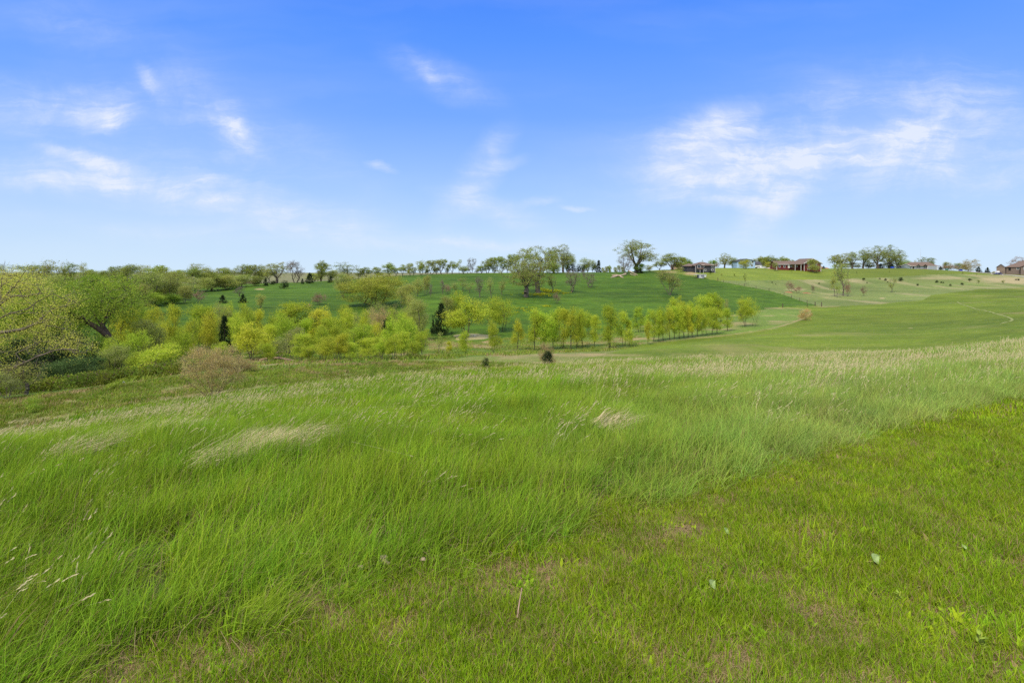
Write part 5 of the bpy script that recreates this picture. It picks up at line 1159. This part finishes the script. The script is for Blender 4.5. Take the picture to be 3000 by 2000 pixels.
    MB().box(X(2626), X(2745), 1.5, 12, -2, Zz(779)).prism([(X(2640), -2), (X(2666), -2), (X(2666), Zz(779)), (X(2653), Zz(773.5)), (X(2640), Zz(779))], 0, 1.5).box(X(2718), X(2745) + .01, .3, 1.5, -2, Zz(779)).build('wall', M['ranch'], r)
    rf = MB(); hip(rf, X(2640), X(2745), 1.5, 12, Zz(779), Zz(767.5), .7); gable(rf, X(2640), X(2666), 0, 5, Zz(779), Zz(773), .4, .2); hip(rf, X(2626), X(2645), 1.5, 8, Zz(779.5), Zz(776.5), .3)
    for u in (2691, 2711): gable(rf, X(u - 5), X(u + 5), .4, 5, Zz(778.5), Zz(775), .3, .18)
    rf.build('roof', M['roof'], r)
    MB().prism([(X(2638), Zz(779.6)), (X(2653), Zz(773.2)), (X(2653), Zz(771.9)), (X(2638), Zz(778.2))], -.55, -.43).prism([(X(2653) + .003, Zz(773.2)), (X(2668), Zz(779.6)), (X(2668), Zz(778.2)), (X(2653) + .003, Zz(771.9))], -.55, -.43).box(X(2717), X(2718.2), .15, .28, -1, Zz(779.4)).box(X(2744), X(2745.4), .15, .28, -1, Zz(779.4)).box(X(2625.6), X(2626.8), 1.3, 1.48, -1, Zz(779.4)).box(X(2667), X(2744), .8, .92, Zz(779.9), Zz(779)).build('trim', M['trim'], r)
    door(r, X(2653), Zz(788.8), 4.8, 2.1, 0, 'door', 'garage_door'); door(r, X(2633), Zz(788.8), 2.4, 2.1, 1.5, 'door', 'garage_door'); door(r, X(2676), Zz(788), 1.0, 2, 1.5, 'black', 'front_door')
    for u in (2691, 2711): window(r, X(u), Zz(786.5), 1.6, 1.5, 1.5, 1)
    MB().box(X(2682), X(2717), 1.2, 1.45, Zz(789.4), Zz(787)).build('foundation_wall', M['taupe'], r)
    # brown house at right
    D = 384; k = px(D); r = place_root('brown_house', 2955, D, 'taupe brown house with wide garage at the right edge', 'house'); th = math.atan((2955 - CU) / F); r.rotation_euler.z = -th; kx = k * math.cos(th); r.location.z = CZ - (800 - HV) * k
    X = lambda u: (u - 2955) * kx; Zz = lambda v: (800 - v) * k
    MB().prism([(X(2919), -2), (X(2945), -2), (X(2945), Zz(783)), (X(2933), Zz(774)), (X(2919), Zz(782.5))], 0, 6).box(X(2945) + .01, X(3040), 3, 14, -2, Zz(782)).box(X(2990), X(3040), 0, 3, -2, Zz(782)).build('wall', M['taupe'], r)
    rf = MB(); gable(rf, X(2919), X(2946), 0, 7, Zz(782.5), Zz(773.5), .5, .2); hip(rf, X(2947), X(3060), 3, 18, Zz(782), Zz(765), .6); gable(rf, X(2990), X(3040), 0, 6, Zz(782), Zz(774), .5, .2); rf.build('roof', M['roof'], r)
    door(r, X(2932), Zz(794), 4.2, 2.1, 0, 'taupe2', 'garage_door'); window(r, X(2982), Zz(789), 1.2, 1.4, 3); door(r, X(2958), Zz(793), 1.2, 2.1, 3, 'black', 'front_door'); window(r, X(3003), Zz(789), 1.6, 1.4, 0)
    # animal shelter with white roof
    D = uv2d(2054, 815, 200, 420); k = px(D); r = place_root('stock_shelter', 2054, D, 'low white-roofed animal shelter below the slate house', 'shed'); r.location.z = CZ - (814.5 - HV) * k
    X = lambda u: (u - 2054) * k; Zz = lambda v: (814.5 - v) * k
    MB().box(X(2038), X(2070), -.2, 3.6, Zz(804.6), Zz(803.6)).build('roof', M['white'], r); MB().box(X(2047), X(2063), 0, 3.2, -.3, Zz(804.7)).build('cabin', M['grey'], r)
    MB().box(X(2063) + .01, X(2069.5), .2, 3.2, Zz(811), Zz(804.7)).build('side_panel', M['white'], r)
    for u in (2038.6, 2043): MB().box(X(u) - .07, X(u) + .07, .1, .24, -.3, Zz(804.7)).build('post', M['post'], r)
    for u in (2050.2, 2052): MB().box(X(u) - .1, X(u) + .1, -.06, -.01, 0, Zz(806)).build('white_panel', M['white'], r)
    MB().box(X(2054.6), X(2057), -.06, -.01, 0, .6).build('hatch', M['white'], r)
houses()

def vehicle(name, u, D, label, body, L=4.6, kind='car', rz=0.0, dz=0.0):
    r = place_root(name, u, D, label, 'truck' if kind == 'pickup' else kind, dz, rz)
    if kind == 'pickup': prof = [(-L/2, .45), (L/2, .45), (L/2, .95), (L*.28, 1.0), (L*.16, 1.6), (-L*.10, 1.6), (-L*.12, 1.0), (-L/2, 1.0)]
    elif kind == 'van': prof = [(-L/2, .4), (L/2, .4), (L/2, .95), (L*.4, 1.1), (L*.27, 1.75), (-L*.46, 1.8), (-L/2, 1.2)]
    else: prof = [(-L/2, .35), (L/2, .35), (L/2, .75), (L*.25, .88), (L*.1, 1.35), (-L*.22, 1.38), (-L*.4, .95), (-L/2, .9)]
    MB().prism(prof, -.85, .85, 'y').build('body', M[body], r)
    MB().prism([(-L*.08, 1.02), (L*.2, 1.02), (L*.13, 1.3), (-L*.08, 1.33)], -.865, .865, 'y').build('window', M['glass'], r)
    for sx in (-.31, .31):
        for sy in (-.8, .8):
            w = MB(); n = 12; i = len(w.v)
            w.prism([(L * sx + .33 * math.cos(a * 6.283 / n), .33 + .33 * math.sin(a * 6.283 / n)) for a in range(n)], sy - .12, sy + .12, 'y'); wh = w.build('wheel', M['black'], r)
            MB().prism([(L * sx + .17 * math.cos(a * 6.283 / n), .33 + .17 * math.sin(a * 6.283 / n)) for a in range(n)], sy - .13, sy + .13, 'y').build('rim', M['steel'], wh)
    MB().box(L*.5 - .02, L*.5 + .02, -.7, -.4, .6, .75).build('headlight', M['white'], r); MB().box(L*.5 - .02, L*.5 + .02, .4, .7, .6, .75).build('headlight', M['white'], r)
    return r
vehicle('pickup_truck', 2231, 408, 'white pickup truck parked before the garage of the blue house', 'wtrk', 5.4, 'pickup')
vehicle('parked_car', 2222, 411, 'dark car at the left of the white pickup truck', 'black', 4.2)
vehicle('parked_van', 2251, 408, 'white van parked beside the small olive tree', 'wtrk', 5.0, 'van')
vehicle('parked_car', 2013, 398, 'dark car parked on the pale drive left of the slate house', 'black', 4.3)
vehicle('parked_car', 2924, 368, 'dark navy car parked before the garage of the brown house', 'navy', 4.3, rz=math.pi)
vehicle('parked_van', 2916, 380, 'white van at the left corner of the brown house', 'wtrk', 4.8, 'van', rz=math.pi / 2)
def bin_(u, D, label, mat='bin', w=1.2, h=1.1):
    r = place_root('storage_bin', u, D, label, 'bin')
    MB().prism([(-w*.44, 0), (w*.44, 0), (w*.5, h*.85), (-w*.5, h*.85)], -.5, .5).build('tub', M[mat], r); MB().box(-w*.53, w*.53, -.55, .55, h*.85, h).build('lid', M[mat], r)
bin_(2614, 412, 'blue bin on the grass left of the grey-blue house', w=2.2, h=1.5); bin_(2815, 408, 'blue bin standing by the road past the grey-blue house', w=1.7, h=1.3)
bin_(2349, 389, 'green bin under the porch of the red house', 'green', 1.6, 1.3)
bin_(2774, 412, 'green bin beside the road near the brown brush', 'green', 1.8, 1.0)

# road, drive, tracks as sheets on the ground
def strip(name, pts, width, mat, lift=.05, lo=150, hi=470, cross=4):
    W_ = []
    for (u, v) in pts: D = uv2d(u, v, lo, hi) if v < 5000 else v - 5000; W_.append(((u - CU) / F * D, D))
    W_ = np.array(W_); P = []
    for a, b in zip(W_[:-1], W_[1:]):
        n = max(2, int(np.hypot(*(b - a)) / 2)); P += [a + (b - a) * i / n for i in range(n)]
    P.append(W_[-1]); P = np.array(P)
    for _ in range(6): P[1:-1] = (P[:-2] + P[1:-1] * 2 + P[2:]) / 4
    d = np.gradient(P, axis=0); d /= np.linalg.norm(d, axis=1)[:, None]; nrm = np.stack([-d[:, 1], d[:, 0]], -1)
    tt = np.linspace(-.5, .5, cross + 1); V = (P[:, None, :] + nrm[:, None, :] * (tt * width)[None, :, None]).reshape(-1, 2)
    z = ground(V[:, 0], V[:, 1]) + lift; idx = np.arange(len(V)).reshape(len(P), cross + 1)
    q = np.stack([idx[:-1, :-1], idx[1:, :-1], idx[1:, 1:], idx[:-1, 1:]], -1).reshape(-1, 4)
    return obj(name, mesh_np(name, np.column_stack([V, z]), [q], {'dry': ('FLOAT', np.zeros(len(V), np.float32))}, smooth=True), mat, kind='structure')
strip('road', [(2440, 5408), (2560, 5404), (2680, 5400), (2760, 5396), (2840, 5388), (2920, 5375), (3000, 5360), (3120, 5338), (3300, 5310)], 6.5, M['asph'], .12)
strip('driveway', [(1930, 5388), (1960, 5392), (1990, 5396), (2010, 5398)], 5, M['conc'], .1)
strip('driveway', [(2916, 5373), (2925, 5366)], 6, M['conc'], .11)
strip('dirt_track', [(2805, 884), (2818, 892), (2850, 902), (2890, 911), (2930, 922), (2960, 931), (2970, 938), (2950, 944), (2930, 949)], .45, plain('dry track grass', (.23, .26, .08), .95, .3, .5), .03, 100, 330)
# pond with algae
def pond():
    n = 40; r = np.random.default_rng(4); cx, cy, ra, rb = POND; pts = []
    for i in range(n): a = i * 6.283 / n; q = 1 + .12 * math.sin(3 * a + 1) + .08 * math.sin(5 * a); pts.append((cx + ra * q * math.cos(a), cy + rb * q * math.sin(a)))
    zl = max(gz(*p) for p in pts) + .03
    V = [(cx, cy, zl)] + [(a, b, zl) for a, b in pts]; Ft = [(0, 1 + i, 1 + (i + 1) % n) for i in range(n)]
    m = bpy.data.materials.new('pond water'); m.use_nodes = True; t = NT(m.node_tree); P = t.n('ShaderNodeNewGeometry').outputs['Position']
    k = t.rng(t.noise(P, .45, 4, .6), .34, .40); w = t.n('ShaderNodeBsdfPrincipled', {'Base Color': (.03, .035, .025), 'Roughness': .06, 'Specular IOR Level': .6}); al = t.n('ShaderNodeBsdfPrincipled', {'Base Color': (.33, .30, .12), 'Roughness': .8})
    t.n('ShaderNodeOutputMaterial', {0: t.n('ShaderNodeMixShader', {0: k, 1: w.outputs[0], 2: al.outputs[0]}).outputs[0]})
    obj('pond', mesh_np('pond', np.array(V), [np.array(Ft)]), m, kind='structure')
    # low mud bank so the sheet sits in a rim
    mb = MB()
    for i in range(n):
        (a, b), (c, d) = pts[i], pts[(i + 1) % n]; o = 1.35
        A = (cx + (a - cx) * o, cy + (b - cy) * o); B = (cx + (c - cx) * o, cy + (d - cy) * o)
        m1 = lambda p, f: (cx + (p[0] - cx) * f, cy + (p[1] - cy) * f)
        I1, I2 = m1((a, b), .985), m1((c, d), .985); R1, R2 = m1((a, b), 1.08), m1((c, d), 1.08)
        mb.poly([(*I1, zl - .05), (*I2, zl - .05), (*R2, zl + .12), (*R1, zl + .12)]); mb.poly([(*R1, zl + .12), (*R2, zl + .12), (*B, gz(*B) - .1), (*A, gz(*A) - .1)])
    mb.build('pond_bank', GM['valley_ground'], kind='structure')
pond()

# fences: posts and wires
def fence(name, pts, label, hpost=1.35, wires=(.35, .75, 1.15), step=12, lo=150, hi=470, pr=.09, ends=()):
    W_ = [((u - CU) / F * D, D) for (u, D) in [(u, uv2d(u, v, lo, hi)) for (u, v) in pts]]
    P = []
    for a, b in zip(W_[:-1], W_[1:]):
        a, b = np.array(a), np.array(b); n = max(1, round(float(np.hypot(*(b - a))) / step)); P += [a + (b - a) * i / n for i in range(n)]
    P.append(np.array(W_[-1])); o = Vector((P[0][0], P[0][1], gz(*P[0])))
    r = bpy.data.objects.new(name, None); COL.objects.link(r); r.location = o; tag(r, label, 'fence')
    tops = []
    for i, p in enumerate(P):
        q = Vector((p[0], p[1], gz(*p))) - o; h = hpost * (1.25 if i in ends or i in (0, len(P) - 1) else 1); w = pr * (1.6 if i in (0, len(P) - 1) else 1)
        MB().tube([q + Vector((0, 0, -.3)), q + Vector((.01, 0, h * .6)), q + Vector((.03, .01, h))], [w, w, w * .9], 7).build('post', M['post'], r); tops.append(q)
    for h in wires: MB().tube([q + Vector((0, -pr, h)) for q in tops], [.018] * len(tops), 4).build('wire', M['wire'], r)
fence('pasture_fence', FENCE, 'wire fence on wooden posts along the right edge of the dark pasture')
fence('pasture_fence', [(2388, 896), (2365, 899), (2293, 901)], 'short run of thin fence posts along the bottom of the dark pasture', 1.2, (.9,), 18)
fence('yard_fence', [(1945, 797), (1975, 799), (2010, 802), (2032, 812), (2038, 816)], 'light wire fence between the umbrella-shaped tree and the shelter', 1.2, (.5, 1.0), 7, 250, 470, .05)
# radio mast
r = place_root('radio_mast', 2697, 900, 'very thin radio mast on the skyline behind the grey-blue house', 'mast')
h = (CZ - (728 - HV) / F * 900) - r.location.z
MB().tube([(0, 0, 0), (0, 0, h * .5), (0, 0, h)], [.22, .2, .1], 4).build('pole', M['steel'], r); MB().box(-.5, .5, -.1, .1, h * .62, h * .64).build('antenna', M['steel'], r)
# power poles far away on the ridge
# dirt mounds
def mound(u, D, w, h, label, mat='dirt'):
    rr = np.random.default_rng(int(u)); mb = MB(); n = 14; m_ = 5; p = at(u, D)
    for j in range(m_ + 1):
        f = j / m_
        for i in range(n):
            a = i * 6.283 / n; q = (1 - f) ** .7 * (1 + .12 * rr.normal()); mb.v.append((w / 2 * q * math.cos(a), w * .35 * q * math.sin(a), h * f * (1 + .1 * rr.normal()) - .15 * (j == 0)))
    for j in range(m_):
        for i in range(n): mb.f.append((j * n + i, j * n + (i + 1) % n, (j + 1) * n + (i + 1) % n, (j + 1) * n + i))
    mb.build('dirt_mound', M[mat], loc=p, label=label, cat='dirt mound')
mound(2404, 398, 6.5, 1.4, 'reddish dirt mound behind the right corner of red house'); mound(2420, 402, 5, .8, 'low reddish dirt mound right of the round evergreen'); mound(2264, 388, 7, .5, 'pale dirt heap at the left end of the red house')
mound(2309, 270, 4.6, .45, 'orange dirt patch left of the dark bush on the prairie'); mound(2361, 272, 4.2, .4, 'orange dirt patch right of the dark bush on the prairie')
def log(name, pts, rs, label, mat='log', cat='log', branches=()):
    P = [at(u, D) + Vector((0, 0, z)) for (u, D, z) in pts]; o = P[0].copy(); r = bpy.data.objects.new(name, None); COL.objects.link(r); r.location = o; tag(r, label, cat)
    MB().tube([p - o for p in P], rs, 8).build('trunk', M[mat], r)
    for b in branches:
        Q = [at(u, D) + Vector((0, 0, z)) - o for (u, D, z) in b]; MB().tube(Q, [rs[-1] * (1 - .22 * i) for i in range(len(Q))], 5).build('branch', M[mat], r)
log('fallen_log', [(1794, 306, .5), (1808, 306, .6), (1822, 306, .9), (1833, 309, 1.2)], [.2, .3, .4, .5], 'pale fallen log lying left of the dead tree', branches=[[(1808, 306, .6), (1800, 303, .3), (1790, 301, .2)], [(1816, 306, .8), (1820, 302, .4), (1826, 300, .3)], [(1812, 306, .7), (1804, 309, .7), (1793, 311, .5)]])
log('fallen_log', [(1842, 312, 2.6), (1850, 311, 1.9), (1860, 311, .9), (1868, 311, .3)], [.38, .36, .32, .24], 'bleached log propped against the base of the giant cottonwood', branches=[[(1846, 310, 1.0), (1853, 309, .6), (1862, 308, .3)]])
log('fallen_branch', [(759, 74, .3), (785, 74, .55), (815, 74, .55), (845, 74.5, .3), (878, 75, -.05)], [.07, .10, .11, .09, .04], 'long bare fallen branch in front of the many-stemmed willow', 'dead', 'branch', [[(800, 74, .55), (808, 74, 1.1), (818, 74, 1.5)], [(815, 74, .5), (830, 73.5, 1.0)], [(830, 74, .4), (852, 73, .1), (868, 72.5, .1)]])
r_ = np.random.default_rng(8)
bp = place_root('brush_pile', 345, 50, 'pile of dead brown branches at the foot of the left wood', 'brush pile')
for i in range(16):
    a = r_.uniform(0, 6.28); L = r_.uniform(.8, 1.9); c = Vector((r_.normal() * .7, r_.normal() * .4, r_.uniform(.05, .5))); d = Vector((math.cos(a), math.sin(a) * .5, r_.uniform(-.15, .35))) * L / 2
    MB().tube([c - d, c + Vector((0, 0, .08)), c + d], [.03, .045, .015], 5).build('branch', M['dead'], bp)

# small things in the near grass
def at_pix(u, v, lo=1.5, hi=40): return at(u, uv2d(u, v, lo, hi))
def leafmesh(L, W_, cup):
    mb = MB(); pr = [(0, .18), (.12, .42), (.35, .5), (.6, .38), (.82, .17), (1, 0)]; rows = []
    for (t, w) in pr:
        row = []
        for s in (-1, -.5, 0, .5, 1): row.append(len(mb.v)); mb.v.append((L * (t - .5), W_ * w * s, cup * (abs(s) ** 1.5 * .5 + (t - .5) ** 2 * 1.2)))
        rows.append(row)
    for a, b in zip(rows[:-1], rows[1:]):
        for i in range(4): mb.f.append((a[i], a[i + 1], b[i + 1], b[i]))
    return mb
lfm = plain('pale underside of leaf', (.30, .40, .15), .6, .08, 40); stm = plain('leaf stalk', (.45, .50, .08), .6)
for (u, v, L, rx, ry, rz, lab) in [(2565, 1660, .062, .9, -.2, .6, 'pale green fallen leaf, largest, right of the lawn centre'), (2127, 1577, .05, .9, -.1, 1.1, 'pale green fallen leaf, upper one on the lawn'), (2086, 1735, .05, .9, -.2, .9, 'narrow pale fallen leaf, lower one on the lawn'), (2824, 1626, .032, .6, .1, .3, 'tiny pale fallen leaf near the right edge of lawn')]:
    p = at_pix(u, v); r = bpy.data.objects.new('fallen_leaf', None); COL.objects.link(r); r.location = p + Vector((0, 0, .045)); r.rotation_euler = (rx, ry, rz); tag(r, lab, 'leaf')
    leafmesh(L, L * .95, .012).build('blade', lfm, r); MB().tube([(-L*.5, 0, 0), (-L*.8, L*.1, -.004), (-L * 1.15, L*.35, -.008)], [.0012, .001, .0008], 5).build('stalk', stm, r)
p = at_pix(1522, 1800)
r = bpy.data.objects.new('twig', None); COL.objects.link(r); r.location = p + Vector((0, 0, .05)); tag(r, 'straight tan twig stuck in the lawn grass near the bottom', 'twig')
MB().tube([(-.012, -.06, -.03), (0, 0, .01), (.012, .05, .045)], [.0032, .003, .0022], 7).build('stem', M['dead'], r)
def pebble(u, v, s, label, mat='stone', sq=.7):
    rr = np.random.default_rng(int(u + v)); me = bpy.data.meshes.new('stone'); import bmesh
    bm = bmesh.new(); bmesh.ops.create_icosphere(bm, subdivisions=3, radius=1)
    for q in bm.verts: f = 1 + .16 * math.sin(q.co.x * 3.1 + u) * math.cos(q.co.y * 2.7) + .1 * math.sin(q.co.z * 5 + v); q.co = Vector((q.co.x * s * f, q.co.y * s * .8 * f, q.co.z * s * sq * f))
    bm.to_mesh(me); bm.free(); me.polygons.foreach_set('use_smooth', [True] * len(me.polygons))
    obj('stone', me, M[mat], loc=at_pix(u, v) + Vector((0, 0, s * .9 + .02)), label=label, cat='stone')
pebble(1123, 1662, .028, 'rounded tan stone at the edge of the tall grass'); pebble(1134, 1668, .017, 'smaller stone touching the rounded tan stone'); pebble(1056, 1682, .018, 'pinkish stone left of the rounded tan stone'); pebble(1239, 1656, .018, 'flat pale stone right of the rounded tan stone', sq=.4)
pebble(362, 1111, .08, 'small white stone below the brush pile', 'white')
p = at_pix(1312, 1606); r = bpy.data.objects.new('curled_leaf', None); COL.objects.link(r); r.location = p + Vector((0, 0, .05)); r.rotation_euler = (.5, -.6, 1.0); tag(r, 'curled dry brown leaf at the edge of the tall grass', 'leaf')
leafmesh(.085, .045, .05).build('blade', M['dead'], r); MB().tube([(-.04, 0, 0), (-.055, .004, .006)], [.0014, .001], 5).build('stalk', M['dead'], r)
p = at_pix(2395, 1292); r = bpy.data.objects.new('curled_leaf', None); COL.objects.link(r); r.location = p + Vector((0, 0, .03)); r.rotation_euler = (.3, .2, .2); tag(r, 'small reddish dry leaf at the mown edge of tall grass', 'leaf')
leafmesh(.06, .03, .02).build('blade', M['brn'], r)
# leafy weeds
wm = plain('yellow green weed leaf', (.26, .36, .05), .6, .1, 20)
for (u, v, n, L, lab) in [(2870, 1905, 9, .035, 'yellow-green leafy weed in the lawn at lower right'), (2632, 1765, 6, .025, 'small upright weed with grey-green leaf tips in the lawn'), (1810, 1375, 9, .05, 'bright leafy weed standing in the tall grass near the mown edge')]:
    rr = np.random.default_rng(int(u)); r = bpy.data.objects.new('weed_plant', None); COL.objects.link(r); r.location = at_pix(u, v); tag(r, lab, 'weed')
    MB().tube([(0, 0, -.01), (.004, 0, L), (.01, 0, L * 2.2)], [.003, .0025, .0015], 5).build('stem', stm, r)
    for i in range(n):
        a = rr.uniform(0, 6.28); o = leafmesh(L, L * .45, .01).build('leaf', wm, r); o.location = (math.cos(a) * L * .5, math.sin(a) * L * .5, L * (.5 + 1.7 * i / n)); o.rotation_euler = (rr.normal() * .3, -.5, a)

def flowers():
    r = np.random.default_rng(31)
    tm = [blades(30, .6, .35, .10, .4, 2, 0, 3, seed=500 + i) for i in range(3)]
    X = []
    for (u, v, ru, rv, n) in [(1602, 852, 24, 5, 60), (1585, 862, 26, 4, 40), (1650, 858, 30, 3, 16), (1545, 862, 30, 5, 14), (1602, 897, 10, 2, 12), (1548, 905, 30, 8, 24), (1625, 852, 20, 3, 20)]:
        for i in range(n):
            D = uv2d(u + r.normal() * ru * .6, v + r.normal() * rv * .6, 140, 300); X.append(at(u + r.normal() * ru * .6, D))
    X = np.array([tuple(p) for p in X]); m = grass_mat('yellow flowering weeds', [(.42, .46, .03), (.34, .42, .03), (.52, .50, .04)], scale=.3)
    scatter('wildflowers', tm, X, r.integers(0, 3, len(X)), r.uniform(0, 6.28, len(X)), r.uniform(.7, 1.3, len(X)), m, 'yellow flowering weeds patched on the pasture below the grey trunked trees', 'wildflowers')
flowers()
